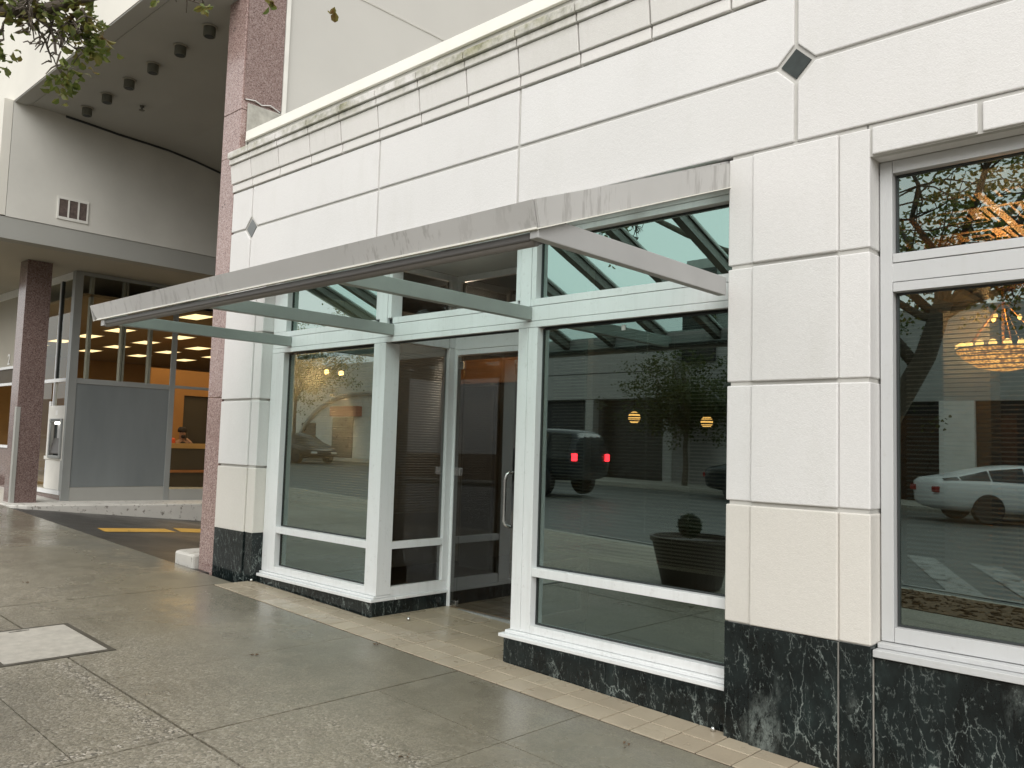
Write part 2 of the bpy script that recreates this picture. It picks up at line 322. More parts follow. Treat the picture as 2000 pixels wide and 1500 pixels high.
def m_alu(k=1.2, name='white_painted_aluminium'):
    m, nt, p = new_mat(name); v = coords(nt)
    c = ramp(nt, noise(nt, v, 1.5, 4), [(0.3, (0.625*k, 0.635*k, 0.635*k)), (0.7, (0.665*k, 0.675*k, 0.675*k))])
    st_ = ramp(nt, noise(nt, coords(nt, (22, 22, 1.2)), 1.0, 5, 0.7), [(0.5, 0.0), (0.72, 0.16)]); c = mix(nt, st_, c, (0.42, 0.41, 0.38))
    gr_ = ramp(nt, noise(nt, v, 26, 6, 0.75), [(0.58, 0.0), (0.7, 0.3)]); c = mix(nt, gr_, c, (0.40, 0.385, 0.35))
    nt.links.new(c, p.inputs['Base Color']); nt.links.new(ramp(nt, noise(nt, v, 5, 4), [(0.3, 0.32), (0.7, 0.48)]), p.inputs['Roughness']); bump(nt, p, noise(nt, v, 3.0, 3), 0.06, 0.01); return m
def m_crystal():
    m, nt, p = new_mat('crystal_glow'); v = coords(nt); vo = N(nt, 'ShaderNodeTexVoronoi', Scale=34.0); nt.links.new(v, vo.inputs['Vector'])
    c = ramp(nt, vo.outputs['Distance'], [(0.0, (1.0, 0.72, 0.30)), (0.3, (1.0, 0.44, 0.09)), (0.65, (0.22, 0.07, 0.01))])
    nt.links.new(c, p.inputs['Emission Color']); nt.links.new(c, p.inputs['Base Color'])
    nt.links.new(ramp(nt, vo.outputs['Distance'], [(0.0, 1.0), (0.5, 0.25)]), p.inputs['Roughness'])
    p.inputs['Emission Strength'].default_value = 4.2; return m
MT = dict(
    stone=m_stone('white_precast_stone', (0.715, 0.708, 0.695)),
    stone_top=m_stone('weathered_precast_stone', (0.72, 0.705, 0.675), 1.0),
    cream=m_stone('cream_precast_stone', (0.685, 0.66, 0.61)),
    grout=simple('grey_groove', (0.50, 0.49, 0.46), 0.9),
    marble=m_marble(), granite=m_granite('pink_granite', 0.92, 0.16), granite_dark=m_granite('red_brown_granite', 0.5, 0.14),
    alu=m_alu(), silver=m_alu(0.82, 'silver_grey_aluminium'),
    alu_g=simple('grey_anodised_aluminium', (0.33, 0.345, 0.335), 0.42, 0.3, 0.05, 2),
    gasket=simple('black_gasket', (0.03, 0.035, 0.035), 0.6),
    coping=simple('white_metal_coping', (0.80, 0.79, 0.72), 0.45, 0, 0.03),
    bank=simple('cream_render', (0.66, 0.64, 0.575), 0.85, 0, 0.06, 0.6, 0.15, 50),
    bank_side=simple('grey_render', (0.50, 0.49, 0.455), 0.85, 0, 0.05, 0.7, 0.15, 50),
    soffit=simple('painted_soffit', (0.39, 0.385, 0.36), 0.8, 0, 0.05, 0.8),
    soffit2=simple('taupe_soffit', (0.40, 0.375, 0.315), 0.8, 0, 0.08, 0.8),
    band=simple('grey_band', (0.33, 0.33, 0.305), 0.6, 0, 0.05, 1),
    conc=simple('raw_concrete', (0.36, 0.35, 0.31), 0.9, 0, 0.2, 12, 0.5, 30),
    pave=m_pavement(), tile=m_tile(), asphalt=m_asphalt(),
    curb=m_paint_worn('chipped_white_curb_paint', (0.62, 0.60, 0.55), (0.22, 0.2, 0.17), 0.57, 11),
    yellow=m_paint_worn('worn_yellow_paint', (0.62, 0.36, 0.06), (0.05, 0.045, 0.04), 0.60, 14),
    wpaint=m_paint_worn('worn_white_road_paint', (0.27, 0.275, 0.265), (0.05, 0.05, 0.045), 0.55, 6),
    flash=m_flash(), brk=simple('grey_green_painted_steel', (0.29, 0.315, 0.295), 0.45, 0, 0.10, 2.5, 0.1, 40),
    brk_l=simple('grey_painted_steel', (0.38, 0.38, 0.375), 0.45, 0, 0.06, 2.5),
    dark=simple('dark_grey_steel', (0.11, 0.105, 0.10), 0.45, 0.2, 0.1, 3),
    rafter=simple('brown_grey_rafter', (0.12, 0.11, 0.095), 0.5, 0.1, 0.15, 4),
    chrome=simple('brushed_steel', (0.62, 0.62, 0.60), 0.22, 1.0, 0.05),
    panel=simple('blue_grey_panel', (0.25, 0.275, 0.28), 0.33, 0.35, 0.12, 1.5, 0.08, 200, 0.5, (1, 1, 0.25)),
    lid=simple('pale_polymer_lid', (0.47, 0.44, 0.385), 0.55, 0, 0.14, 16, 0.5, 120),
    lidf=simple('steel_lid_frame', (0.12, 0.11, 0.09), 0.45, 0.4, 0.2, 8),
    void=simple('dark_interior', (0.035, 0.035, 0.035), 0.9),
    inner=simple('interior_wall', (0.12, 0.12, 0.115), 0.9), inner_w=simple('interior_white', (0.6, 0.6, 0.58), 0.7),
    cab=simple('grey_cabinet', (0.09, 0.09, 0.09), 0.6, 0, 0.15, 3), wood=simple('orange_wood_veneer', (0.40, 0.17, 0.06), 0.45, 0, 0.25, 3, 0, 60, 0.5, (1, 1, 12)),
    desk=simple('pale_wood', (0.36, 0.24, 0.12), 0.5, 0, 0.25, 3, 0, 60, 0.5, (1, 1, 10)),
    carpet=simple('dark_carpet', (0.05, 0.045, 0.04), 0.95), gold=simple('gold_pressed_tin', (0.36, 0.18, 0.05), 0.4, 0.7, 0.4, 8),
    goldwall=simple('ochre_frieze', (0.42, 0.26, 0.09), 0.5, 0, 0.1),
    slat=simple('blind_slat', (0.52, 0.51, 0.47), 0.35, 0.0, 0.05),
    glass=glass('green_window_glass', (0.47, 0.48, 0.44), (0.73, 0.92, 0.87), 1.5, 0.25, 0, 0.08),
    glassup=glass('green_clerestory_glass', (0.35, 0.46, 0.43), (0.82, 1.0, 0.95), 1.5, 0.42, 0, 0.05),
    glassdoor=glass('smoked_door_glass', (0.42, 0.43, 0.42), (0.85, 0.88, 0.87), 1.5, 0.12),
    glassbank=glass('bank_glass', (0.94, 0.93, 0.88), (0.9, 0.95, 0.92), 1.35),
    canopyglass=glass('teal_canopy_glass', (0.89, 0.985, 0.965), (0.9, 1, 0.97), 1.3, 0.01, 0.15),
    lamp=emissive('warm_lamp_glass', (1.0, 0.62, 0.22), 26), lampb=emissive('warm_bulb', (1.0, 0.62, 0.24), 13), lens=m_crystal(),
    ceill=emissive('bank_ceiling_light_panel', (1.0, 0.78, 0.42), 1.35),
    bk_ceil=simple('bank_ceiling_tile', (0.30, 0.22, 0.13), 0.9), bk_wall=simple('ochre_bank_wall', (0.42, 0.27, 0.12), 0.7), bk_or=simple('orange_bank_wall', (0.48, 0.235, 0.07), 0.6, 0, 0.1, 1.5),
    bk_bulk=simple('brown_bulkhead', (0.16, 0.11, 0.06), 0.9), bk_dark=simple('dark_doorway', (0.07, 0.055, 0.035), 0.6), bk_floor=simple('bank_floor', (0.28, 0.22, 0.13), 0.5),
    grille=simple('rusty_grille_mesh', (0.10, 0.075, 0.065), 0.7, 0, 0.35, 25), whitep=simple('white_painted_trim', (0.7, 0.69, 0.64), 0.5),
    can=simple('dark_light_can', (0.11, 0.11, 0.085), 0.5), 
    bark=simple('tree_bark', (0.11, 0.09, 0.07), 0.9, 0, 0.3, 20, 0.7, 30), mulch=simple('bark_mulch', (0.15, 0.09, 0.045), 0.95, 0, 0.6, 30, 1.0, 40),
    rim=simple('silver_rim', (0.42, 0.42, 0.43), 0.35, 0.2), leaf=m_leaf('autumn_leaf', [(0.32, (0.17, 0.10, 0.035)), (0.44, (0.20, 0.19, 0.05)), (0.56, (0.10, 0.14, 0.03)), (0.7, (0.22, 0.24, 0.06))]),
    leafg=m_leaf('green_leaf', [(0.35, (0.03, 0.05, 0.012)), (0.55, (0.07, 0.10, 0.02)), (0.7, (0.16, 0.14, 0.03))]),
    box=m_leaf('boxwood_leaf', [(0.35, (0.015, 0.03, 0.01)), (0.65, (0.04, 0.07, 0.02))]),
    pot=simple('dark_planter', (0.06, 0.047, 0.038), 0.5), rubber=simple('tyre_rubber', (0.02, 0.02, 0.02), 0.7),
    carw=simple('white_car_paint', (0.72, 0.74, 0.75), 0.15, 0, 0.01), cark=simple('dark_car_paint', (0.025, 0.03, 0.033), 0.12, 0, 0.05), cart=simple('car_window', (0.015, 0.018, 0.02), 0.05),
    tail=emissive('red_tail_light', (1.0, 0.02, 0.03), 9), tailoff=simple('red_lens', (0.3, 0.02, 0.02), 0.2),
    opp_w=simple('white_opposite_render', (0.78, 0.78, 0.76), 0.8), opp_g=simple('grey_opposite_render', (0.40, 0.40, 0.39), 0.8), opp_d=simple('dark_opposite_glazing', (0.02, 0.02, 0.02), 0.3), opp_r=simple('red_awning', (0.36, 0.05, 0.04), 0.7),
    skin=simple('skin', (0.38, 0.2, 0.12), 0.5), hair=simple('dark_hair', (0.02, 0.012, 0.008), 0.7), shirt=simple('black_jacket', (0.015, 0.014, 0.014), 0.8), orange=simple('orange_vinyl', (0.75, 0.11, 0.02), 0.45),
    paper=simple('wood_counter_top', (0.55, 0.33, 0.12), 0.5), num=simple('white_vinyl', (0.8, 0.8, 0.78), 0.5), litter=simple('dry_leaf', (0.12, 0.075, 0.04), 0.8), bgreen=simple('bluish_screen', (0.10, 0.16, 0.17), 0.4),
)

# ------------------------------------------------------------------ ground, road, pavement
FY = 4.28         # face of the storefront piers
def structure(name, mb, mat, **k): return tag(mb.build(name, mat, **k), kind='structure')
g = MB(); g.face([(-250, -200, -1.2), (200, -200, -1.2), (200, 200, -1.2), (-250, 200, -1.2)]); structure('ground', g, MT['mulch'])
r = MB(); xs = [-120, -80, -60, -45, -30, -16, -10, -5, 0, 8, 20, 40]; ys = [-15.5, -12, -8, -5, -1.6]
for i in range(len(xs)-1):
    for j in range(len(ys)-1):
        q = [(xs[i], ys[j]), (xs[i+1], ys[j]), (xs[i+1], ys[j+1]), (xs[i], ys[j+1])]
        r.face([(x, y, road_z(x, y)) for x, y in q])
rd = structure('road', r, simple('street_asphalt', (0.10, 0.105, 0.10), 0.5, 0, 0.15, 1.2, 0.3, 90))
sb = MB()
for a, b in ((-120, -60), (-60, -30), (-30, -16), (-16, -8), (-8, 8), (8, 40)):
    for y0, y1 in ((-1.45, 4.14),): sb.slab(a, b, y0, y1, zg, 0.5, -0.02)
structure('sidewalk_base', sb, simple('joint_dirt', (0.025, 0.022, 0.016), 0.9))
pv = MB()
xj = [40, 20, 12.65, 9.3, 5.95, 2.6, -0.75, -4.1, -7.45, -10.8, -14.15, -16, -20, -24, -28, -32, -40, -60, -90]
HX0, HX1, HY0, HY1 = -6.67, -5.79, 1.70, 2.39
def cut(x0, x1, y0, y1, gx, gy):
    if x1-x0 < 0.02 or y1-y0 < 0.02: return
    if x0 < HX1 and x1 > HX0 and y0 < HY1 and y1 > HY0:   # leave the opening for the utility cover
        a = 0.006
        for q in ((x0, HX0-a, y0, y1), (HX1+a, x1, y0, y1), (max(x0, HX0-a), min(x1, HX1+a), y0, HY0-a), (max(x0, HX0-a), min(x1, HX1+a), HY1+a, y1)):
            if q[1]-q[0] > 0.02 and q[3]-q[2] > 0.02: pv.slab(q[0], q[1], q[2], q[3], zg, 0.04)
        return
    pv.slab(x0, x1, y0, y1, zg, 0.04)
for i in range(len(xj)-1):
    x1, x0 = xj[i]-0.007, xj[i+1]+0.007
    yend = 3.925 if x0 > -7.5 else 4.13
    for (y0, y1) in ((2.098, yend), (0.3, 2.083), (-1.45, 0.29)):
        if abs(xj[i]+0.75) < 0.1 and y0 > 2:      # slab in front of the door carries shallow score lines
            xm = -3.05; ym = 3.26
            for a, b in ((x0, xm-0.003), (xm+0.003, x1)):
                for c_, d_ in ((y0, ym-0.003), (ym+0.003, y1)): cut(a, b, c_, d_, 0, 0)
        elif abs(xj[i]+4.1) < 0.1 and y0 > 2:
            xm = -5.2
            for a, b in ((x0, xm-0.002), (xm+0.002, x1)): cut(a, b, y0, y1, 0, 0)
        elif abs(xj[i]+4.1) < 0.1 and y0 > 0.1:
            for c_, d_ in ((y0, 1.538), (1.543, y1)): cut(x0, x1, c_, d_, 0, 0)
        elif y0 < 0 and -4.3 < xj[i+1] < 0:       # tree pit opening
            cut(x0, -4.75, y0, y1, 0, 0) if x0 < -4.75 else None
            pv.slab(max(x0, -4.75), x1, -1.45, -1.25, zg, 0.04) if False else None
            cut(max(x0, -1.9), x1, y0, y1, 0, 0)
            cut(max(x0, -4.75), min(x1, -1.9), -0.25, y1, 0, 0)
        elif y0 < 0 and -8 < xj[i+1] < -4.3:
            cut(x0, min(x1, -4.75), y0, y1, 0, 0); cut(-4.75, x1, -0.25, y1, 0, 0)
        else: cut(x0, x1, y0, y1, 0, 0)
structure('sidewalk', pv, MT['pave'])
mu = MB(); mu.slab(-4.75, -1.9, -1.45, -0.25, zg, 0.05, 0.008)
for k in range(420):
    x, y = random.uniform(-4.7, -1.95), random.uniform(-1.4, -0.3); s = random.uniform(0.01, 0.03); a = random.uniform(0, 3.1)
    i0 = len(mu.v); mu.box(-s*1.5, s*1.5, -s*0.5, s*0.5, 0, s*0.5)
    mu.xf(Matrix.Translation((x, y, zg(x)+0.008)) @ Matrix.Rotation(a, 4, 'Z') @ Matrix.Rotation(random.uniform(-.5, .5), 4, 'X'), i0)
tag(mu.build('bark_mulch', MT['mulch']), kind='stuff')
kb = MB()
for a, b in ((-60, -30), (-30, -16), (-16, 8), (8, 40)): kb.slab(a, b, -1.6, -1.453, zg, 0.35)
structure('kerb', kb, MT['conc'], bevel=0.015)
# painted road markings
mk = MB()
def strip(mb, pts, dz=0.006):
    mb.face([(x, y, road_z(x, y)+dz) for x, y in pts])
for k in range(9):
    x = -7.6+k*.95; strip(mk, [(x, -5.7), (x+0.45, -5.7), (x+1.9, -2.75), (x+1.45, -2.75)])
strip(mk, [(-9, -2.74), (8, -2.74), (8, -2.64), (-9, -2.64)]); strip(mk, [(-9, -2.42), (8, -2.42), (8, -2.32), (-9, -2.32)]); strip(mk, [(-40, -8.3), (8, -8.3), (8, -8.18), (-40, -8.18)])
structure('road_markings', mk, MT['wpaint'])
# tan tile band and entry floor
tl = MB(); tb = MB()
def tiles(x0, x1, y0, y1, sx, sy, tone):
    nx = int(round((x1-x0)/sx)); ny = int(round((y1-y0)/sy)); sx = (x1-x0)/nx; sy = (y1-y0)/ny
    for i in range(nx):
        for j in range(ny):
            tl.slab(x0+i*sx+0.004, x0+(i+1)*sx-0.004, y0+j*sy+0.004, y0+(j+1)*sy-0.004, zg, 0.02, 0.002+random.uniform(-0.0012, 0.0012), min(1, max(0.02, tone+random.uniform(-0.22, 0.22))))
tiles(-7.45, 2.6, 3.94, 4.34, 0.205, 0.2, 0.66)
tiles(-5.6, -4.07, 4.34, 5.6, 0.3, 0.3, 0.12)
tb.slab(-7.45, 2.6, 3.943, 4.36, zg, 0.03, -0.004); tb.slab(-5.62, -4.05, 4.365, 5.62, zg, 0.03, -0.003)
structure('tile_bedding', tb, simple('tile_grout', (0.09, 0.072, 0.05), 0.9)); structure('tile_paving', tl, MT['tile'], bevel=0.002, seg=1)
# driveway down beside the bank
def drv(x, y): return zg(x)-0.022-0.105*max(0, y-4.14)
dm = MB()
for a, b in ((-14.32, -12), (-12, -10), (-10, -8.2)):
    for c_, d_ in ((4.14, 7), (7, 12)):
        dm.slab(a, b, c_, d_, drv, 0.3)
structure('driveway', dm, MT['asphalt'])
ym_ = MB()
def ys_(pts): ym_.face([(x, y, drv(x, y)+0.005) for x, y in pts])
ys_([(-12.0, 4.6), (-11.59, 4.545), (-12.02, 5.73), (-12.44, 5.75)]); ys_([(-12.62, 5.95), (-12.08, 5.83), (-12.5, 7.6), (-12.95, 7.6)])
structure('yellow_driveway_marking', ym_, MT['yellow'])
# island kerb under the bank
kc = MB()
poly = [(-14.28, 4.42), (-14.34, 4.25), (-14.5, 4.17), (-18.5, 4.15), (-18.5, 12), (-14.25, 12), (-14.25, 7)]
def kz(x, y): return zg(x, y)+0.012-0.018*max(0, y-4.3)
n = len(poly); i0 = len(kc.v)
kc.v += [(x, y, kz(x, y)) for x, y in poly]+[(x, y, kz(x, y)-0.6) for x, y in poly]
kc.f.append(tuple(i0+i for i in range(n)))
for i in range(n): kc.f.append((i0+i, i0+(i+1) % n, i0+n+(i+1) % n, i0+n+i))
kc.c += [None]*(n+1)
structure('island_kerb', kc, MT['curb'], bevel=0.02)
cs = MB(); cs.prism([(-8.45, 4.22), (-8.86, 4.22), (-8.93, 4.28), (-8.95, 4.45), (-8.93, 6.0), (-8.45, 6.0)][::-1], 'z', 0.1, zg(-8.7)+0.105)
tag(cs.build('kerb_stub', MT['curb'], bevel=0.025), 'short white painted kerb stub with chipped paint at the foot of the pink column', 'kerb')
# utility cover
uc = thing('utility_cover', (-6.23, 2.045, zg(-6.23)), 'pale rectangular utility cover set in a dark steel frame in the sidewalk', 'utility cover')
fr = MB(); t = 0.035
for q in ((HX0, HX1, HY0, HY0+t), (HX0, HX1, HY1-t, HY1), (HX0, HX0+t, HY0+t, HY1-t), (HX1-t, HX1, HY0+t, HY1-t)): fr.slab(q[0], q[1], q[2], q[3], zg, 0.05, 0.004)
fr.build('frame', MT['lidf'], uc)
ld = MB(); ld.slab(HX0+t+.003, HX1-t-.003, HY0+t+.003, HY1-t-.003, zg, 0.03, 0.006); lid = ld.build('lid', MT['lid'], uc, bevel=0.003)
hn = MB(); hn.slab(-6.60, -6.585, 1.98, 2.11, zg, 0.002, 0.0075); hn.slab(-6.605, -6.58, 2.03, 2.06, zg, 0.003, 0.0085); hn.build('lifting_slot', MT['lidf'], lid)

# ------------------------------------------------------------------ storefront building
SB = thing('storefront_building', (-3.0, 4.3, 0.0), 'white stone storefront building with black marble base and aluminium framed windows', 'building')
def half(poly): return poly
XL = -8.135
# backing walls (grooves show it)
bw = MB()
bw.box(XL+.02, -7.43, FY+.015, 4.60, -0.3, 3.26); bw.box(-2.33, -1.563, FY+.015, 4.60, -0.3, 3.26)
bw.box(XL+.02, 3.0, FY+.015, 4.62, 3.262, 4.50); bw.box(-1.57, 3.0, FY+.015, 4.62, 3.09, 3.258)
bw.box(XL+.02, XL+.3, 4.62, 14, -0.3, 4.5); bw.box(2.6, 3.0, 4.62, 14, -0.3, 4.5)
bw.build('backing_wall', MT['grout'], SB)
st = MB(); G = 0.011
def blk(x0, x1, z0, z1, y=FY, d=0.045, m=st): m.box(x0+G, x1-G, y, y+d, z0+G, z1-G)
# wide courses with clipped corners at the diamonds
dia = [(-7.735, 0.105), (-1.95, 0.098), (3.8, 0.098)]
xb = [XL-G, -7.735, -5.645, -4.02, -1.95, 0.15, 1.8, 3.0]
def course(z0, z1, top):     # top: row whose lower edge is the diamond level
    for i in range(len(xb)-1):
        a, b = xb[i]+G, xb[i+1]-G; lo, hi = z0+G, z1-G
        la = [d for x, d in dia if abs(x-xb[i]) < .02]; lb = [d for x, d in dia if abs(x-xb[i+1]) < .02]
        P = []
        if top:
            P += [(a, lo+la[0]), (a+la[0], lo)] if la else [(a, lo)]
            P += [(b-lb[0], lo), (b, lo+lb[0])] if lb else [(b, lo)]
            P += [(b, hi), (a, hi)]
        else:
            P += [(a, lo), (b, lo)]
            P += [(b, hi-lb[0]), (b-lb[0], hi)] if lb else [(b, hi)]
            P += [(a+la[0], hi), (a, hi-la[0])] if la else [(a, hi)]
        st.prism(P, 'y', FY, FY+.045)
course(3.25, 3.70, False); course(3.70, 4.135, True)
# lintel blocks over the right window
for a, b in ((-1.553, -1.045), (-1.045, -0.555), (-0.555, -0.065), (-0.065, 0.425), (0.425, 0.915), (0.915, 1.5)): blk(a, b, 3.085, 3.25, FY, .05)
st.box(-1.55, 1.5, FY+.05, 4.42, 3.088, 3.12)
# piers
zb = [0.625, 1.28, 1.942, 2.608, 3.25]
def pier(x0, x1, c0, c1, m, zs, lower=False):
    for z0, z1 in zs:
        if c0 > x0+0.02: m.box(x0, c0-0.002, FY+.006, FY+.19, z0+G, z1-G)
        m.box(max(c0, x0), c1, FY-.008, FY+.05, z0+G, z1-G)
        m.box(c1+0.002, x1, FY+.006, FY+.19, z0+G, z1-G)
up = [(zb[i], zb[i+1]) for i in range(1, 4)]
pier(XL, -7.405, XL, -7.555, st, up); pier(-2.35, -1.555, -2.195, -1.715, st, up)
st.build('stone_cladding', MT['stone'], SB, bevel=0.007)
sc_ = MB(); pier(XL, -7.405, XL, -7.555, sc_, [(zb[0]+.006, zb[1])]); sc_.build('cream_stone', MT['cream'], SB, bevel=0.007); sc_ = MB(); pier(-2.35, -1.555, -2.195, -1.715, sc_, [(zb[0]-G+.002, zb[1])]); 
sc_.build('cream_stone', MT['cream'], SB, bevel=0.007)
# cornice
cn = MB(); cj = [XL, -7.73, -7.21, -6.67, -6.175, -5.64, -5.10, -4.55, -4.01, -3.46, -2.89, -2.34, -1.80, -1.26, -.72, -.18, .36, .9, 1.44, 1.98, 2.5, 3.0]
for i in range(len(cj)-1):
    a, b = cj[i]+(0 if i == 0 else .006), cj[i+1]-.006
    cn.box(a, b, FY-.014, FY+.06, 4.137, 4.216)
    cn.hexa([(a, FY-.030, 4.222), (b, FY-.030, 4.222), (b, FY+.06, 4.222), (a, FY+.06, 4.222), (a, FY-.052, 4.412), (b, FY-.052, 4.412), (b, FY+.06, 4.412), (a, FY+.06, 4.412)])
    cn.box(a, b, FY-.070, FY+.06, 4.417, 4.474)
    cn.box(a, b, FY-.092, FY+.16, 4.480, 4.548)
cn.build('cornice', MT['stone_top'], SB, bevel=0.006)
cp = MB(); cp.box(-8.0, 3.0, 4.345, 4.47, 4.50, 4.70); cp.build('parapet', MT['bank_side'], SB)
cp = MB(); cp.box(-8.02, 3.0, 4.32, 4.62, 4.702, 4.792); cp.box(-8.02, 3.0, 4.315, 4.345, 4.685, 4.701)
cp.build('coping', MT['coping'], SB, bevel=0.004)
rf = MB(); rf.box(-8.0, 3.0, 4.63, 14, 4.3, 4.45); rf.build('roof', MT['conc'], SB)
for (x, d) in dia[:2]:
    dd = MB(); s = d-.012; dd.prism([(x-s, 3.70), (x, 3.70-s), (x+s, 3.70), (x, 3.70+s)], 'y', FY+.008, FY+.02)
    o = dd.build('diamond_inlay', simple('dark_slate_inlay', (0.03, 0.038, 0.036), 0.75, 0, 0.3, 20) if x > -3 else simple('grey_slate_inlay', (0.17, 0.18, 0.18), 0.7), SB)
# marble base
mb = MB()
def mpier(x0, x1, c0, c1, top):
    if c0 > x0+.02: mb.box(x0, c0-.002, FY+.006, FY+.15, -0.35, top)
    mb.box(max(x0, c0), c1, FY-.006, FY+.02, -0.35, top); mb.box(c1+.003, x1, FY+.008, FY+.15, -0.35, top)
mpier(XL, -7.405, XL, -7.555, zb[0]+.022); mb.build('marble_base', MT['marble'], SB, bevel=0.003); mb = MB()
mpier(-2.35, -1.555, -2.195, -1.715, zb[0]-.002)
mb.build('marble_base', MT['marble'], SB, bevel=0.003); mb = MB()
for a, b in ((-1.551, -0.2), (-0.197, 1.4)): mb.box(a, b, FY+.045, 4.6, -0.35, 0.568)
mb.build('marble_base', MT['marble'], SB, bevel=0.003); mb = MB()
for a, b in ((-7.402, -6.45), (-6.447, -5.625)): mb.box(a, b, 4.365, 4.6, -0.3, 0.232)
mb.box(-5.64, -5.604, 4.605, 5.2, -0.3, 0.232); mb.box(-5.624, -5.6, 4.362, 4.6, -0.3, 0.232)
mb.build('marble_base', MT['marble'], SB, bevel=0.003); mb = MB()
for a, b in ((-4.085, -3.2), (-3.197, -2.352)): mb.box(a, b, 4.345, 4.6, -0.3, 0.222)
mb.box(-4.085, -4.05, 4.605, 5.24, -0.3, 0.222)
mb.build('marble_base', MT['marble'], SB, bevel=0.003)
m = MB(); m.box(-1.7148, -1.7122, FY-.002, FY+.004, -.05, .62); m.box(-1.5545, -1.5515, FY+.03, FY+.042, -.05, .56); m.build('pale_sealant', MT['conc'], SB)
# window framing --------------------------------------------------
def window(name, label=None):
    o = bpy.data.objects.new(name, None); C.objects.link(o); o.parent = SB; o.matrix_parent_inverse = Matrix.Translation(SB.location).inverted()
    if label: o['label'] = label
    return o
def buildw(mb_, name, mat, w, **k):
    o = mb_.build(name, mat, None, **k); o.parent = w; return o
F0, F1 = 4.40, 4.52
def pane(w, x0, x1, z0, z1, y=4.465, mat='glass', gk=True):
    m = MB(); m.box(x0, x1, y, y+.006, z0, z1); buildw(m, 'glass_pane', MT[mat], w)
    if gk:
        k = MB(); a = .009
        k.box(x0, x1, y-.010, y-.001, z0, z0+a); k.box(x0, x1, y-.010, y-.001, z1-a, z1); k.box(x0, x0+a, y-.010, y-.001, z0+a, z1-a); k.box(x1-a, x1, y-.010, y-.001, z0+a, z1-a)
        buildw(k, 'gasket', MT['gasket'], w)
def blinds(w, x0, x1, z0, z1, y=4.56):
    m = MB(); z = z0
    while z < z1:
        m.hexa([(x0, y-.0125, z-.0042), (x1, y-.0125, z-.0042), (x1, y+.0125, z+.0035), (x0, y+.0125, z+.0035), (x0, y-.0125, z-.0033), (x1, y-.0125, z-.0033), (x1, y+.0125, z+.0044), (x0, y+.0125, z+.0044)]); z += 0.0225
    m.box(x0, x1, y-.014, y+.014, z0-.03, z0-.012); m.box(x0, x1, y-.018, y+.018, z1, z1+.035)
    for k in range(1, 3):
        xc = x0+(x1-x0)*k/3; m.box(xc-.001, xc+.001, y-.014, y-.0128, z0, z1)
    buildw(m, 'blind', MT['slat'], w)
# left display window
w = window('window', 'square display window left of the door'); f_ = MB()
f_.box(-7.40, -7.185, F0, F1, .285, 2.40); f_.box(-7.183, -5.765, F0, F1, .285, .345); f_.box(-7.183, -5.765, F0+.004, F1, .66, .722)
buildw(f_, 'frame', MT['alu'], w, bevel=.002)
f_ = MB(); f_.box(-7.40, -5.595, 4.345, 4.6, .236, .262); f_.box(-7.40, -5.598, 4.375, 4.55, .264, .282); f_.box(-5.625, -5.590, 4.602, 5.2, .236, .262)
buildw(f_, 'sill', MT['alu'], w, bevel=.003)
pane(w, -7.18, -5.77, .348, .657); pane(w, -7.18, -5.77, .725, 2.392); blinds(w, -7.17, -5.78, .95, 2.35)
# corner post, side return of the left box
w = window('side_window', 'narrow return window beside the door'); f_ = MB()
f_.box(-5.762, -5.60, F0-.002, F0+.15, .285, 2.40); f_.box(-5.655, -5.605, 4.552, 5.2, .264, .345)
f_.box(-5.66, -5.605, 4.552, 5.13, .66, .72); f_.box(-5.66, -5.602, 5.13, 5.195, .347, 2.43); f_.box(-5.66, -5.60, 4.552, 5.12, 2.425, 2.60)
f_.box(-5.66, -5.60, 5.20, 5.25, .1, 3.1); f_.box(-5.66, -5.602, 5.13, 5.198, 2.435, 3.1); f_.box(-5.66, -5.603, 4.552, 5.128, 3.045, 3.1)
buildw(f_, 'frame', MT['alu'], w, bevel=.002)
for z0, z1 in ((.347, .658), (.722, 2.423), (2.602, 3.043)):
    m = MB(); m.box(-5.645, -5.639, 4.552, 5.13, z0, z1); buildw(m, 'glass_pane', MT['glassdoor'], w)
m = MB(); z = .95
while z < 2.36: m.hexa([(-5.70, 4.58, z+.004), (-5.676, 4.58, z-.004), (-5.676, 5.12, z-.004), (-5.70, 5.12, z+.004), (-5.70, 4.58, z+.005), (-5.676, 4.58, z-.003), (-5.676, 5.12, z-.003), (-5.70, 5.12, z+.005)]); z += .0225
buildw(m, 'blind', MT['slat'], w)
# right display window (its return faces the door)
w = window('window', 'large display window between the door and the wide pier'); f_ = MB()
f_.box(-4.075, -3.985, F0-.002, F0+.13, .276, 2.40); f_.box(-3.982, -3.895, F0, F0+.12, .276, 2.40)
f_.box(-3.893, -2.354, F0, F1, .276, .328); f_.box(-3.893, -2.354, F0+.004, F1, .662, .722)
f_.box(-4.07, -4.01, 4.535, 5.2, .255, .335); f_.box(-4.068, -4.012, 4.535, 5.13, .66, .722); f_.box(-4.068, -4.012, 5.13, 5.2, .337, 3.1); f_.box(-4.068, -4.012, 4.535, 5.128, 2.41, 2.6); f_.box(-4.068, -4.012, 4.535, 5.128, 3.045, 3.1)
buildw(f_, 'frame', MT['alu'], w, bevel=.002)
f_ = MB(); f_.box(-4.13, -2.354, 4.335, 4.6, .226, .250); f_.box(-4.10, -2.354, 4.372, 4.53, .252, .273); f_.box(-4.13, -4.05, 4.602, 5.2, .226, .25)
buildw(f_, 'sill', MT['alu'], w, bevel=.003)
pane(w, -3.892, -2.36, .33, .66); pane(w, -3.892, -2.36, .724, 2.394); blinds(w, -3.87, -2.36, .85, 2.35)
for z0, z1 in ((.337, .658), (.724, 2.408), (2.602, 3.043)):
    m = MB(); m.box(-4.043, -4.037, 4.535, 5.13, z0, z1); buildw(m, 'glass_pane', MT['glassdoor'], w)
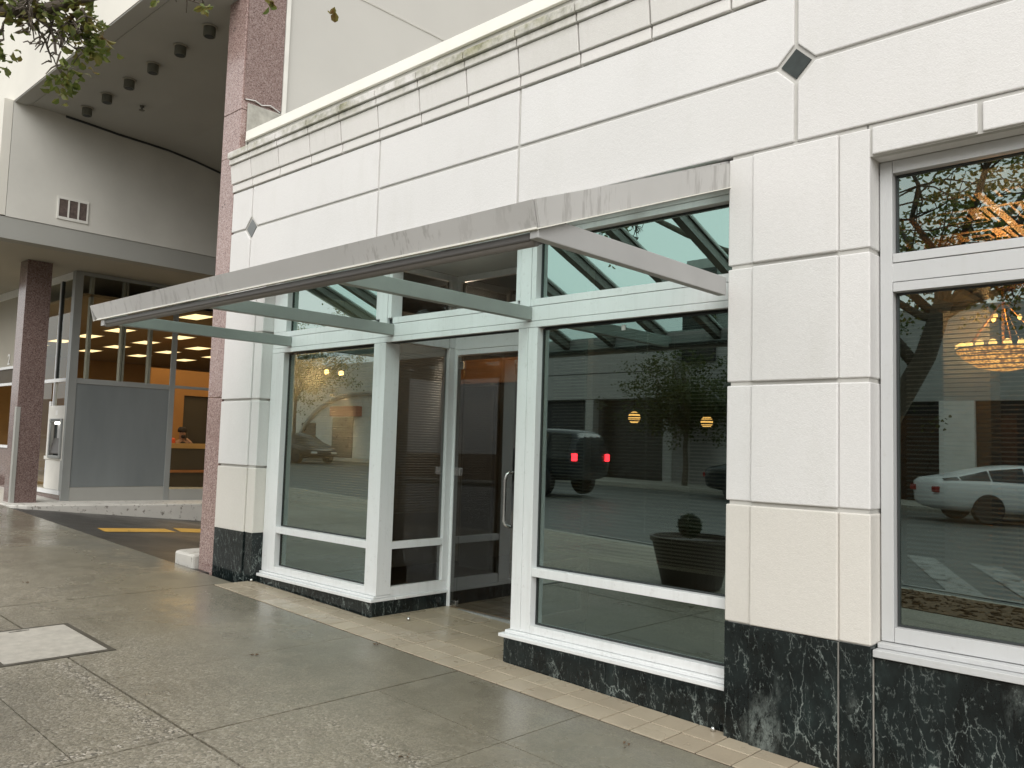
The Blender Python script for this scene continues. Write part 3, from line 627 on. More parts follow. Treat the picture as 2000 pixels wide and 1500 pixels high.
m = MB(); m.box(-3.215, -3.185, 4.462, 4.4645, 2.335, 2.37); buildw(m, 'sticker', MT['inner_w'], w)
m = MB(); m.box(-3.06, -3.058, 4.535, 4.537, .97, 2.35)
for k in range(46): m.box(-3.064, -3.054, 4.531, 4.54, .98+k*.03, .988+k*.03)
buildw(m, 'blind_cord', MT['num'], w)
# clerestory and transom over the entrance
w = window('clerestory', 'clerestory windows and transom under the canopy'); f_ = MB()
X0, X1 = -7.40, -2.354
f_.box(X0, X1, F0, F1, 2.403, 2.446); f_.box(X0, X1, F0+.003, F1, 2.450, 2.553)
for a, b in ((X0, -5.79), (-5.53, -4.10), (-3.97, X1)): f_.box(a, b, F0+.002, F1, 2.557, 2.607)
f_.box(X0, X1, F0+.001, F1, 3.085, 3.125)
for a, b in ((X0, -5.79), (-5.53, -4.10), (-3.97, X1)): f_.box(a, b, F0, F1, 3.043, 3.081)
f_.box(X0, -7.175, F0+.002, F1, 2.609, 3.041)
for a, b in ((-5.705, -5.605), (-4.072, -3.972)): f_.box(a, b, F0, F0+.13, 2.557, 3.083)
for a, b in ((-5.76, -5.71), (-5.60, -5.555), (-4.118, -4.077), (-3.967, -3.925)): f_.box(a, b, F0+.004, F1, 2.609, 3.041)
buildw(f_, 'frame', MT['alu'], w, bevel=.0015)
f_ = MB(); f_.box(X0, X1, F0+.03, F1-.01, 2.40, 2.60); f_.box(X0, X1, F0+.03, F1-.01, 3.05, 3.12); buildw(f_, 'frame_core', MT['gasket'], w)
pane(w, -7.172, -5.763, 2.61, 3.04, mat='glassup'); pane(w, -3.922, -2.36, 2.61, 3.04, mat='glassup')
# entrance
w = window('entrance_door', 'frameless glass door in the recessed entrance')
f_ = MB(); f_.box(-5.598, -4.07, 5.2, 5.26, 2.42, 2.60); f_.box(-5.598, -4.07, 5.2, 5.26, 3.045, 3.10); f_.box(-5.598, -5.56, 5.2, 5.26, 2.602, 3.043); f_.box(-5.598, -5.57, 5.2, 5.25, .11, 2.418); f_.box(-4.09, -4.07, 5.2, 5.25, .07, 2.418); f_.box(-5.598, -4.07, 5.205, 5.255, 2.37, 2.417)
buildw(f_, 'frame', MT['alu'], w, bevel=.002)
m = MB(); m.box(-5.558, -4.07, 5.225, 5.231, 2.602, 3.043); buildw(m, 'glass_pane', MT['glassdoor'], w)
lf = MB(); lf.box(-5.48, -4.73, 5.205, 5.217, .125, 2.36); leaf = buildw(lf, 'door_leaf', MT['glassdoor'], w)
lf = MB(); lf.box(-4.722, -4.10, 5.205, 5.217, .10, 2.36); buildw(lf, 'fixed_glass', MT['glassdoor'], w)
lf = MB(); lf.box(-5.566, -5.486, 5.207, 5.217, .13, 2.36); buildw(lf, 'side_glass', MT['glassdoor'], w)
h_ = MB(); h_.tube([(-4.83, 5.205, .885), (-4.83, 5.15, .885), (-4.845, 5.135, .90)]+[(-4.86, 5.13, z) for z in (.93, 1.1, 1.27)]+[(-4.845, 5.135, 1.32), (-4.83, 5.15, 1.335), (-4.83, 5.205, 1.335)], .014, 12)
buildw(h_, 'handle', MT['chrome'], w, smooth=True)
for z in (2.24, 1.28, .13):
    h_ = MB(); h_.box(-5.545, -5.475, 5.188, 5.204, z, z+.07 if z > .2 else z+.045); buildw(h_, 'hinge', MT['chrome'], w, bevel=.002)
h_ = MB(); h_.box(-5.57, -4.07, 5.18, 5.225, .07, .112); buildw(h_, 'threshold', MT['alu_g'], w)
vc = MB(); vc.box(-5.60, -4.07, 4.53, 5.26, 3.102, 3.14); buildw(vc, 'ceiling', MT['inner_w'], w)
# right shop window
w = window('window', 'tall shop window right of the wide pier with a warm lit ceiling behind'); f_ = MB()
f_.box(-1.548, -1.487, F0+.01, F1, .64, 3.085)
f_.box(-1.485, 1.4, F0+.01, F1, .64, .712); f_.box(-1.485, 1.4, F0+.01, F1, 2.40, 2.447); f_.box(-1.546, 1.4, F0+.013, F1, 2.451, 2.547); f_.box(-1.485, 1.4, F0+.01, F1, 2.551, 2.597); f_.box(-1.485, 1.4, F0+.01, F1, 3.02, 3.085)
f_.box(.9, 1.0, F0+.01, F1, .714, 2.398)
buildw(f_, 'frame', MT['silver'], w, bevel=.002)
f_ = MB(); f_.box(-1.552, 1.4, 4.30, 4.6, .575, .610); f_.box(-1.55, 1.4, 4.36, 4.55, .612, .636); buildw(f_, 'sill', MT['silver'], w, bevel=.003)
pane(w, -1.482, .89, .714, 2.397); pane(w, -1.482, 1.4, 2.60, 3.018)
m = MB(); z = .9
while z < 2.36: m.hexa([(-1.47, 4.5475, z-.0042), (.88, 4.5475, z-.0042), (.88, 4.5725, z+.0035), (-1.47, 4.5725, z+.0035), (-1.47, 4.5475, z-.0033), (.88, 4.5475, z-.0033), (.88, 4.5725, z+.0044), (-1.47, 4.5725, z+.0044)]); z += .0225
buildw(m, 'blind', MT['slat'], w)
# interior shell
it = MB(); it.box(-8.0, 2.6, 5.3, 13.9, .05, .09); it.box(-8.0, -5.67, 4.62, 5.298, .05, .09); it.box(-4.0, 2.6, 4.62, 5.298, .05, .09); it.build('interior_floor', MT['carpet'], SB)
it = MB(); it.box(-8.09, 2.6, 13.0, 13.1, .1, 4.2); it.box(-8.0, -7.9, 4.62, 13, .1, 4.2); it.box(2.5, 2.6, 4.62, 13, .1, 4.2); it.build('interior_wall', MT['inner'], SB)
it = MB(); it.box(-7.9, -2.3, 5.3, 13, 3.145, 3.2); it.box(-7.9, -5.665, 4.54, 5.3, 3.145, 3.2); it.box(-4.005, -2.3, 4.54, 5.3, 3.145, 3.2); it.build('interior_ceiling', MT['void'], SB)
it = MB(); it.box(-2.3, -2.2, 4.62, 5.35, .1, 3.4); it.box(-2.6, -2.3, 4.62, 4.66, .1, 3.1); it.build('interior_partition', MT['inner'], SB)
# pressed tin ceiling
gc = MB(); gc.box(-5.5, 2.5, 5.99, 13, 3.43, 3.5)
kx = [-1.55+.67*k for k in range(-6, 7)]; ky = [5.99+.67*k for k in range(0, 10)]
for x in kx: gc.box(x-.03, x+.03, 5.99, 12.9, 3.385, 3.428); gc.box(x-.045, x-.034, 5.99, 12.9, 3.405, 3.428); gc.box(x+.034, x+.045, 5.99, 12.9, 3.405, 3.428)
for y in ky: gc.box(kx[0], kx[-1], y-.03, y+.03, 3.383, 3.427); gc.box(kx[0], kx[-1], y+.034, y+.045, 3.404, 3.427)
for x in kx[:-1]:
    for y in ky[:-1]:
        cx, cy = x+.335, y+.335
        for s, zz in ((.26, 3.41), (.2, 3.418), (.10, 3.41)):
            for q in ((cx-s, cx+s, cy-s, cy-s+.018), (cx-s, cx+s, cy+s-.018, cy+s), (cx-s, cx-s+.018, cy-s, cy+s), (cx+s-.018, cx+s, cy-s, cy+s)): gc.box(*q, zz, 3.4285)
gc.build('pressed_tin_ceiling', MT['gold'], SB)
fz = MB(); fz.box(-2.2, 2.5, 5.5, 5.98, 3.3, 3.36); fz.box(-2.2, 2.5, 5.97, 5.985, 3.36, 3.5); fz.build('ceiling_frieze', MT['goldwall'], SB)
it = MB(); it.box(-2.75, -2.3, 9.7, 10.1, .1, 3.38); it.build('interior_column', MT['inner_w'], SB)
it = MB(); it.box(-3.4, -2.2, 10.3, 10.34, .1, 2.05); it.build('wood_screen', MT['desk'], SB)
for k in range(20): pass
it = MB(); it.box(-7.4, -7.01, 6.85, 7.06, 2.28, 2.56); it.box(-7.005, -6.2, 6.85, 7.06, 2.28, 2.56); it.build('wood_header', MT['wood'], SB)
it = MB(); it.box(-7.4, -6.9, 7.05, 7.1, .1, 2.26); it.box(-6.86, -6.45, 7.35, 7.4, .1, 2.4); it.box(-6.42, -6.0, 7.08, 7.12, .1, 2.26); it.build('cabinet', MT['cab'], SB)

# small round door stops / drain bosses beside the marble
for x, y in ((-7.40, 4.30), (-2.42, 4.30), (-5.35, 4.55)):
    s_ = MB(); s_.lathe(x, y, [(0.0, zg(x)+.003), (.014, zg(x)+.003), (.014, zg(x)+.02), (.009, zg(x)+.028), (0.001, zg(x)+.03)], 12)
    lab = {-7.40: 'small steel floor stud by the left pier at the marble base', -2.42: 'small steel floor stud by the wide right pier', -5.35: 'small steel floor stud on the tiles of the door recess'}[x]
    tag(s_.build('floor_stud', MT['chrome'], smooth=True), lab, 'floor stud', 'steel floor studs')

# ------------------------------------------------------------------ canopy
CA = thing('entrance_canopy', (-4.7, 3.5, 2.5), 'sloping glass and metal canopy projecting over the storefront entrance', 'canopy')
zc = lambda y: 2.60+(y-2.645)*(3.24-2.60)/(4.33-2.645)
bx = [-2.355, -3.95, -5.50, -7.06]
for i, x in enumerate(bx):
    b = MB()
    if i == 0: b.hexa([(x-.05, 2.66, 2.452), (x, 2.66, 2.452), (x, 4.285, 2.452), (x-.05, 4.285, 2.452), (x-.05, 2.66, 2.497), (x, 2.66, 2.497), (x, 4.285, 2.555), (x-.05, 4.285, 2.555)]) if False else b.box(x-.055, x-.005, 2.652, 4.285, 2.452, 2.557)
    else: b.box(x-.055, x, 2.70, 4.398, 2.455, 2.548)
    b.build('bracket_arm', MT['brk_l'] if i == 0 else MT['brk'], CA, bevel=.004)
fa = MB()   # slanted front fascia in two lengths, each tapering at the mitre
for a, b, ea, eb in ((-7.19, -5.165, -.09, 0), (-5.160, -2.36, 0, 0)):
    fa.hexa([(a, 2.645, 2.497), (b, 2.645, 2.497), (b, 2.657, 2.497), (a, 2.657, 2.497), (a+ea, 2.612, 2.612), (b+eb, 2.612, 2.612), (b+eb, 2.622, 2.612), (a+ea, 2.622, 2.612)])
fas = fa.build('front_fascia', MT['flash'], CA)
lp = MB(); lp.box(-7.185, -2.36, 2.638, 2.66, 2.488, 2.4965); lp.build('drip_edge', MT['coping'], CA)
# side flashing up the slope
for x in (-2.350, -7.27):
    sf = MB(); y0, y1 = 2.645, 4.33
    sf.hexa([(x-.006, y0, zc(y0)-.105), (x+.006, y0, zc(y0)-.105), (x+.006, y1, zc(y1)-.14), (x-.006, y1, zc(y1)-.14), (x-.006, y0-.03, zc(y0)+.012), (x+.006, y0-.03, zc(y0)+.012), (x+.006, y1, zc(y1)+.0), (x-.006, y1, zc(y1)+.0)])
    so_ = sf.build('side_flashing', MT['flash'], CA)
    e = MB(); e.hexa([(x-.006, y0, zc(y0)-.112), (x+.012, y0, zc(y0)-.112), (x+.012, y1, zc(y1)-.147), (x-.006, y1, zc(y1)-.147), (x-.006, y0, zc(y0)-.106), (x+.012, y0, zc(y0)-.106), (x+.012, y1, zc(y1)-.141), (x-.006, y1, zc(y1)-.141)]); e.build('edge_trim', MT['coping'], so_)
bm_ = MB(); bm_.box(-7.08, -2.415, 2.662, 2.75, 2.449, 2.486); bm_.build('front_beam', MT['dark'], CA, bevel=.008)
bm_ = MB(); bm_.tube([(-7.11, 2.70, 2.464), (-2.416, 2.70, 2.464)], .033, 20); bm_.build('gutter_tube', simple('grey_gutter', (0.20, 0.19, 0.18), .35, .3), CA, smooth=True)
bm_ = MB(); bm_.box(-7.13, -7.062, 2.655, 2.72, 2.44, 2.49); bm_.build('end_cap', MT['brk_l'], CA)
rx = [-2.40, -2.97, -3.53, -4.07, -4.62, -5.16, -5.71, -6.25, -6.79, -7.24]
def rake(mb_, x0, x1, off0, off1, y0=2.66, y1=4.34): mb_.hexa([(x0, y0, zc(y0)+off0), (x1, y0, zc(y0)+off0), (x1, y1, zc(y1)+off0), (x0, y1, zc(y1)+off0), (x0, y0, zc(y0)+off1), (x1, y0, zc(y0)+off1), (x1, y1, zc(y1)+off1), (x0, y1, zc(y1)+off1)])
for x in rx:
    m = MB(); rake(m, x-.03, x+.03, -.10, -.03); rake(m, x-.042, x+.042, -.028, -.014); m.build('rafter', MT['rafter'], CA)
    m = MB(); rake(m, x-.03, x+.03, .0, .016, 2.625, 4.33); m.build('glazing_cap', MT['flash'], CA)
for i in range(len(rx)-1):
    m = MB(); rake(m, rx[i+1]+.004, rx[i]-.004, -.012, -.002, 2.66, 4.33); m.build('glass_panel', MT['canopyglass'], CA)
m = MB(); m.box(-7.27, -2.37, 4.335, 4.398, 3.13, 3.235); m.build('wall_rail', MT['flash'], CA)
m = MB(); m.hexa([(-7.2, 4.20, 3.19), (-2.40, 4.20, 3.19), (-2.40, 4.279, 3.222), (-7.2, 4.279, 3.222), (-7.2, 4.20, 3.196), (-2.40, 4.20, 3.196), (-2.40, 4.279, 3.228), (-7.2, 4.279, 3.228)]); m.build('head_flashing', MT['flash'], CA)

# ------------------------------------------------------------------ pink column and the bank
PC = thing('granite_column', (-8.28, 4.28, .2), 'tall pink granite column between the white storefront and the driveway', 'column')
m = MB(); m.box(-8.44, -8.14, FY, 4.73, -0.1, 1.97); m.box(-8.44, -8.14, FY, 4.73, 1.976, 4.549); m.box(-8.44, -8.066, FY, 4.72, 4.551, 5.04); m.box(-8.44, -8.066, FY, 4.72, 5.046, 12)
m.build('shaft', MT['granite'], PC, bevel=.004)
m = MB(); m.box(-8.063, -8.045, 4.30, 4.735, 5.15, 12); m.build('shaded_side_slab', m_granite('shade_toned_granite', 0.62, 0.75), PC)  # added slab; shade of the column's side face is put into its colour
m = MB(); m.box(-8.064, -8.04, 4.34, 4.74, 4.56, 5.12); m.build('concrete_patch', MT['conc'], PC, bevel=.02)
m = MB(); m.tube([(-8.045, 4.31, 5.15), (-8.04, 4.42, 5.165), (-8.042, 4.5, 5.14), (-8.04, 4.6, 5.17), (-8.042, 4.72, 5.13)], .006, 6); m.build('patch_edge', MT['stone'], PC)
m = MB()
for x, z in ((-8.36, 4.03), (-8.31, 4.05), (-8.33, 5.98), (-8.30, 6.0)):
    m.tube([(x, FY-.002, z), (x, FY+.01, z)], .008, 10)
m.build('fixing_hole', MT['void'], PC)
BK = thing('bank_building', (-14.97, 5.12, .44), 'large cream bank building bridging the driveway with glazed corner and deep soffit', 'building')
m = MB()
m.box(-40, -8.03, 3.57, 3.75, 6.31, 14); m.box(-40, -13.35, 3.45, 3.568, 4.63, 6.315)
m.build('front_wall', MT['bank'], BK)
m = MB(); m.box(-8.25, -8.065, 4.74, 40, -0.1, 14); m.build('side_wall', MT['bank_side'], BK)
m = MB(); m.box(-8.10, -8.035, 4.742, 4.79, 4.6, 14); m.build('side_trim', MT['whitep'], BK)
m = MB(); m.hexa([(-8.06, 5.2, 6.862), (-8.058, 5.2, 6.862), (-8.058, 30, 6.862), (-8.06, 30, 6.862), (-8.06, 5.2, 6.875), (-8.052, 5.2, 6.875), (-8.052, 30, 6.875), (-8.06, 30, 6.875)]); m.build('panel_joint', MT['whitep'], BK)
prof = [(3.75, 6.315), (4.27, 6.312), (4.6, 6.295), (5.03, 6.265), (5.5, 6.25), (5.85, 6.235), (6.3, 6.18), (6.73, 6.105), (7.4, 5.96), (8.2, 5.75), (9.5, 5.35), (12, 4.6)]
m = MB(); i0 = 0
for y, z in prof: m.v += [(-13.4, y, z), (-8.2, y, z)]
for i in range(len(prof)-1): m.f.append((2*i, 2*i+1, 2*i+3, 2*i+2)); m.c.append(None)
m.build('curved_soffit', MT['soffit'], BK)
m = MB(); m.box(-13.4, -8.2, 3.58, 3.745, 6.295, 6.308); m.box(-13.3, -8.25, 3.79, 3.80, 6.306, 6.313); m.build('soffit_edge_strip', MT['soffit'], BK)
m = MB()
for (y, z), (y2, z2) in zip(prof[1:-3], prof[2:-2]): m.hexa([(-13.35, y, z-.03), (-13.33, y, z-.03), (-13.33, y2, z2-.03), (-13.35, y2, z2-.03), (-13.35, y, z-.002), (-13.33, y, z-.002), (-13.33, y2, z2-.002), (-13.35, y2, z2-.002)])
m.build('shadow_joint', MT['gasket'], BK)
m = MB(); m.box(-13.6, -13.35, 3.575, 14, 4.62, 6.305); m.box(-13.6, -13.352, 3.76, 14, 6.306, 6.5); m.build('upper_side_wall', simple('shaded_weathered_render', (0.55, 0.54, 0.495), 0.85, 0, 0.12, 0.8, 0.15, 50), BK)  # bank's cream render, darkened in base colour for the wall's shade
m = MB(); m.box(-13.62, -13.36, 3.455, 14, 4.305, 4.615); m.box(-40, -13.63, 3.455, 3.6, 4.305, 4.625); m.build('grey_band', MT['band'], BK)
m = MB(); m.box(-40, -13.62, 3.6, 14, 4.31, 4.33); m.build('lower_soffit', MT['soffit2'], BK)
gr = MB(); gr.box(-13.349, -13.335, 4.24, 4.68, 4.735, 4.775); gr.box(-13.349, -13.335, 4.24, 4.68, 5.04, 5.075)
for y in (4.24, 4.385, 4.525, 4.655): gr.box(-13.349, -13.335, y, y+.022, 4.776, 5.039)
gv = gr.build('wall_vent', MT['whitep'], BK); m = MB(); m.box(-13.349, -13.343, 4.26, 4.66, 4.776, 5.039); o = m.build('mesh', MT['grille'], None); o.parent = gv
# second column
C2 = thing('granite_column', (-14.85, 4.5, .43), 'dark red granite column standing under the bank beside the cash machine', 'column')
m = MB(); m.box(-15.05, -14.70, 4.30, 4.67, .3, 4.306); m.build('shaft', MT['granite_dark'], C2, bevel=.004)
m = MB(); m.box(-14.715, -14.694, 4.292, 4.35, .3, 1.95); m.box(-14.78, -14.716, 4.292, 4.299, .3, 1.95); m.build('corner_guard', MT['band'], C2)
# glazed corner
def bpart(fn, name, mat, bevel=0): m = MB(); fn(m); return m.build(name, MT[mat], BK, bevel=bevel)
BXX, BYY = -14.97, 5.12
def fr1(m):
    m.box(-15.02, BXX, BYY, 5.25, .40, 4.305)        # corner post
    m.box(-15.0, BXX-.003, 6.845, 6.945, .30, 4.305); m.box(-15.02, BXX-.002, 5.252, 6.843, 2.40, 2.49); m.box(-15.02, BXX-.004, 6.947, 9, 2.44, 2.49); m.box(-15.02, BXX-.002, 5.252, 9, 4.245, 4.305)
    m.box(-15.1, -15.022, BYY, 5.25, .6, 4.305)
bpart(fr1, 'corner_frame', 'alu_g', .003)
bpart(lambda m: (m.box(-15.06, BXX-.015, 5.252, 6.843, .66, 2.398)), 'grey_panel', 'panel')
bpart(lambda m: (m.box(-15.06, BXX-.004, 5.252, 6.843, .25, .655), m.box(-15.06, BXX-.008, 6.947, 9, .1, .60)), 'kick_panel', 'band')
bpart(lambda m: (m.box(-15.0, -14.994, 5.252, 6.843, 2.492, 4.243)), 'side_glass', 'glassbank')
bpart(lambda m: (m.box(-15.0, -14.994, 6.947, 9, 2.492, 4.243), m.box(-15.0, -14.994, 6.947, 9, .60, 2.438)), 'bay_glass', 'glassbank')
def mull(m):
    for y, dd in ((5.40, .05), (5.95, .03), (6.45, .05), (6.0, .03)): m.box(-15.12, -15.02, y, y+dd, 2.49, 4.25)
bpart(mull, 'inner_mullion', 'alu_g')
def front(m):
    m.box(-15.72, -15.69, BYY+.02, BYY+.08, 1.12, 4.305); m.box(-15.87, -15.80, BYY+.02, BYY+.08, .62, 2.1)
    m.box(-17.5, -15.1, BYY+.015, BYY+.08, 2.43, 2.49); m.box(-17.5, -15.1, BYY+.01, BYY+.08, 4.20, 4.305); m.box(-17.5, -15.06, BYY-.01, BYY+.08, .53, .60)
bpart(front, 'front_frame', 'alu')
bpart(lambda m: (m.box(-15.68, -15.65, BYY+.03, BYY+.08, 2.49, 4.2)), 'black_reveal', 'gasket')
bpart(lambda m: (m.box(-17.5, -15.06, BYY+.02, BYY+.2, .2, .528)), 'granite_plinth', 'granite_dark')
bpart(lambda m: (m.box(-17.5, -15.1, BYY+.05, BYY+.056, 2.492, 4.2), m.box(-15.80, -15.1, BYY+.05, BYY+.056, 2.02, 2.43), m.box(-17.5, -15.88, BYY+.05, BYY+.056, .6, 2.43)), 'front_glass', 'glassbank')
# far left bay
def farleft(m):
    m.box(-30, -17.6, 5.10, 5.16, 2.76, 2.81); m.box(-30, -17.6, 5.10, 5.16, 2.44, 2.49); m.box(-30, -17.6, 5.10, 5.18, 4.16, 4.305); m.box(-30, -17.6, 5.10, 5.16, 1.25, 1.30)
bpart(farleft, 'far_bay_frame', 'alu')
bpart(lambda m: (m.box(-30, -17.6, 5.13, 5.17, 2.49, 2.76)), 'far_bay_spandrel', 'bk_dark')
bpart(lambda m: (m.box(-30, -17.6, 5.13, 5.17, 2.81, 4.16),), 'far_bay_upper_glass', 'soffit2')
bpart(lambda m: (m.box(-30, -17.6, 5.13, 5.17, .4, 1.25), ), 'far_bay_lower_panel', 'granite_dark')
fc = bpy.data.curves.new('street_number', 'FONT'); fc.body = '2'; fc.size = .30; fc.extrude = .004
fo = bpy.data.objects.new('street_number', fc); dg = bpy.context.evaluated_depsgraph_get(); me = bpy.data.meshes.new_from_object(fo)
me.materials.clear(); me.materials.append(MT['num']); me.name = 'street_number'; no = bpy.data.objects.new('street_number', me); C.objects.link(no); bpy.data.objects.remove(fo)
no.rotation_euler = (math.radians(90), 0, 0); no.location = (-18.28, 5.118, 2.85); no.parent = BK; no.matrix_parent_inverse = Matrix.Translation(BK.location).inverted()
# bank interior
bpart(lambda m: (m.box(-28, -15.08, 5.3, 16, .30, .42)), 'interior_floor', 'bk_floor')
bpart(lambda m: (m.box(-28, -15.02, 5.3, 16, 3.905, 3.95)), 'interior_ceiling', 'bk_ceil')
bpart(lambda m: (m.box(-28, -15.1, 15.0, 15.1, .4, 4.2), m.box(-28, -27.9, 5.3, 15, .4, 3.9)), 'interior_wall', 'bk_wall')
bpart(lambda m: (m.box(-20.3, -20.05, 8.7, 9.55, .42, 3.2), m.box(-20.3, -20.05, 9.55, 12.5, 2.58, 3.2), m.box(-20.3, -20.05, 10.22, 12.5, .42, 2.577)), 'orange_wall', 'bk_or')
bpart(lambda m: (m.box(-20.28, -20.12, 9.552, 10.218, .42, 2.575),), 'dark_doorway', 'bk_dark')
k = 0
px = [-15.6, -17.4, -19.2, -21.05, -22.85, -24.7]; py = [7.57, 8.95, 10.33, 11.7]
base_l = None
for i, x in enumerate(px):
    for j, y in enumerate(py):
        if x < -20 and y > 8.6 and y < 8.6: continue
        rowd = ['front', 'second', 'third', 'fourth'][j]; cold = ['first', 'second', 'third', 'fourth', 'fifth', 'sixth'][i]
        lab = 'lit bank ceiling light, %s from the corner post, %s row from the street' % (cold, rowd)
        if base_l is None:
            base_l = thing('ceiling_light', (x, y, 3.905), lab, 'ceiling light', 'lit ceiling panels inside the bank')
            m = MB(); m.box(x-.39, x+.39, y-.2, y+.2, 3.893, 3.899); m.build('diffuser', MT['ceill'], base_l)
            m = MB()
            for q in ((x-.41, x+.41, y-.22, y-.203), (x-.41, x+.41, y+.203, y+.22), (x-.41, x-.393, y-.2, y+.2), (x+.393, x+.41, y-.2, y+.2)): m.box(*q, 3.888, 3.9045)
            m.build('frame', MT['whitep'], base_l)
        else: copy_thing(base_l, (x-px[0], y-py[0], 0), lab)
# teller counter
tc = thing('teller_counter', (-18.2, 9.3, .42), 'dark bank counter with an orange wood top seen through the glass', 'counter')
m = MB(); m.box(-18.6, -18.2, 8.2, 11.0, 1.30, 1.41); m.build('counter_top', MT['paper'], tc)
m = MB(); m.box(-18.55, -18.22, 8.2, 11.0, .42, 1.299); m.build('counter_front', MT['bk_dark'], tc)
m = MB(); m.box(-18.215, -18.19, 8.2, 11.0, .76, .82); m.build('trim_rail', MT['wood'], tc)
mo = thing('computer_monitor', (-19.2, 9.45, 1.0), 'dark flat computer monitor behind the counter beside the seated person', 'monitor')
m = MB(); m.box(-19.25, -19.22, 9.3, 9.64, 1.42, 1.66); m.build('screen', MT['bk_dark'], mo); m = MB(); m.box(-19.25, -19.23, 9.45, 9.49, 1.0, 1.42); m.build('stand', MT['bk_dark'], mo)
oc = MB(); 
for a in range(1): oc.box(-18.75, -18.62, 8.53, 8.74, 1.0, 1.53)
tag(oc.build('orange_chair_back', MT['orange'], bevel=.05, seg=4), 'bright orange rounded chair back beside the seated person', 'chair')
# seated person behind the counter
def person():
    P = thing('person', (-18.95, 9.0, .42), 'bearded person in a dark jacket seated behind the bank counter resting chin on hand', 'person')
    me = bpy.data.meshes.new('body'); X, Y = -18.95, 9.0
    V = [(X, Y, .90), (X, Y, 1.10), (X+.02, Y, 1.30), (X+.03, Y, 1.42), (X+.04, Y, 1.50), (X+.06, Y, 1.57), (X+.08, Y, 1.64), (X+.07, Y, 1.71),
         (X+.02, Y-.19, 1.38), (X+.08, Y-.25, 1.16), (X+.28, Y-.16, 1.10), (X+.02, Y+.19, 1.38), (X+.2, Y+.26, 1.2), (X+.26, Y+.12, 1.43), (X+.16, Y+.05, 1.52),
         (X+.35, Y-.12, 1.10), (X+.02, Y-.1, .88), (X+.42, Y-.12, .86), (X+.42, Y-.12, .46), (X+.02, Y+.1, .88), (X+.42, Y+.12, .86), (X+.42, Y+.12, .46)]
    E_ = [(0, 1), (1, 2), (2, 3), (3, 4), (4, 5), (5, 6), (6, 7), (3, 8), (8, 9), (9, 10), (10, 15), (3, 11), (11, 12), (12, 13), (13, 14), (0, 16), (16, 17), (17, 18), (0, 19), (19, 20), (20, 21)]
    Rr_ = [.15, .15, .15, .09, .055, .07, .085, .06, .06, .05, .035, .06, .05, .035, .03, .03, .08, .06, .045, .08, .06, .045]
    me.from_pydata(V, E_, []); o = bpy.data.objects.new('body', me); C.objects.link(o); me.materials.append(MT['skin'])
    sk = o.modifiers.new('skin', 'SKIN'); 
    for i, r_ in enumerate(Rr_): me.skin_vertices[0].data[i].radius = (r_, r_*(1.15 if i < 3 else 1))
    me.skin_vertices[0].data[0].use_root = True
    s2 = o.modifiers.new('sub', 'SUBSURF'); s2.levels = 1; s2.render_levels = 2
    for k_ in range(5): pass
    o.parent = P; o.matrix_parent_inverse = Matrix.Translation(P.location).inverted()
    h = MB()
    for (a, z, r1) in ((0, 1.735, .10),):
        h.lathe(X+.055, Y, [(.001, 1.79), (.06, 1.785), (.095, 1.75), (.102, 1.70), (.098, 1.665), (.001, 1.66)], 16)
    h.build('hair', MT['hair'], P, smooth=True)
    b_ = MB(); b_.lathe(X+.125, Y, [(.001, 1.60), (.045, 1.595), (.055, 1.56), (.035, 1.525), (.001, 1.52)], 12); b_.build('beard', MT['hair'], P, smooth=True)
    fc_ = MB(); 
    for s in (-1, 1): fc_.lathe(X+.157, Y+s*.032, [(.001, 1.672), (.010, 1.668), (.010, 1.660), (.001, 1.656)], 8)
    fc_.build('eyes', MT['hair'], P); n_ = MB(); n_.hexa([(X+.15, Y-.015, 1.618), (X+.185, Y-.008, 1.618), (X+.185, Y+.008, 1.618), (X+.15, Y+.015, 1.618), (X+.15, Y-.008, 1.66), (X+.16, Y-.004, 1.66), (X+.16, Y+.004, 1.66), (X+.15, Y+.008, 1.66)]); n_.build('nose', MT['skin'], P)
    j = MB(); j.tube([(X, Y, .92), (X, Y, 1.15), (X+.02, Y, 1.34), (X+.03, Y, 1.43), (X+.035, Y, 1.47)], [.19, .20, .19, .11, .07], 16)
    j.tube([(X+.02, Y-.15, 1.39), (X+.03, Y-.22, 1.34), (X+.08, Y-.25, 1.16), (X+.26, Y-.17, 1.10)], [.07, .075, .062, .045], 12); j.tube([(X+.02, Y+.15, 1.39), (X+.03, Y+.22, 1.35), (X+.2, Y+.26, 1.2), (X+.25, Y+.14, 1.39)], [.07, .075, .062, .042], 12)
    j.build('jacket', MT['shirt'], P, smooth=True)
    return P
person()
# warm light inside the bank
def area(name, loc, size, sy, energy, col):
    l = bpy.data.lights.new(name, 'AREA'); l.shape = 'RECTANGLE'; l.size = size; l.size_y = sy; l.energy = energy; l.color = col
    o = bpy.data.objects.new(name, l); C.objects.link(o); o.location = loc; return o
area('bank_ceiling_lamp', (-19.8, 9.8, 3.86), 8.0, 6.0, 95, (1, .76, .47))
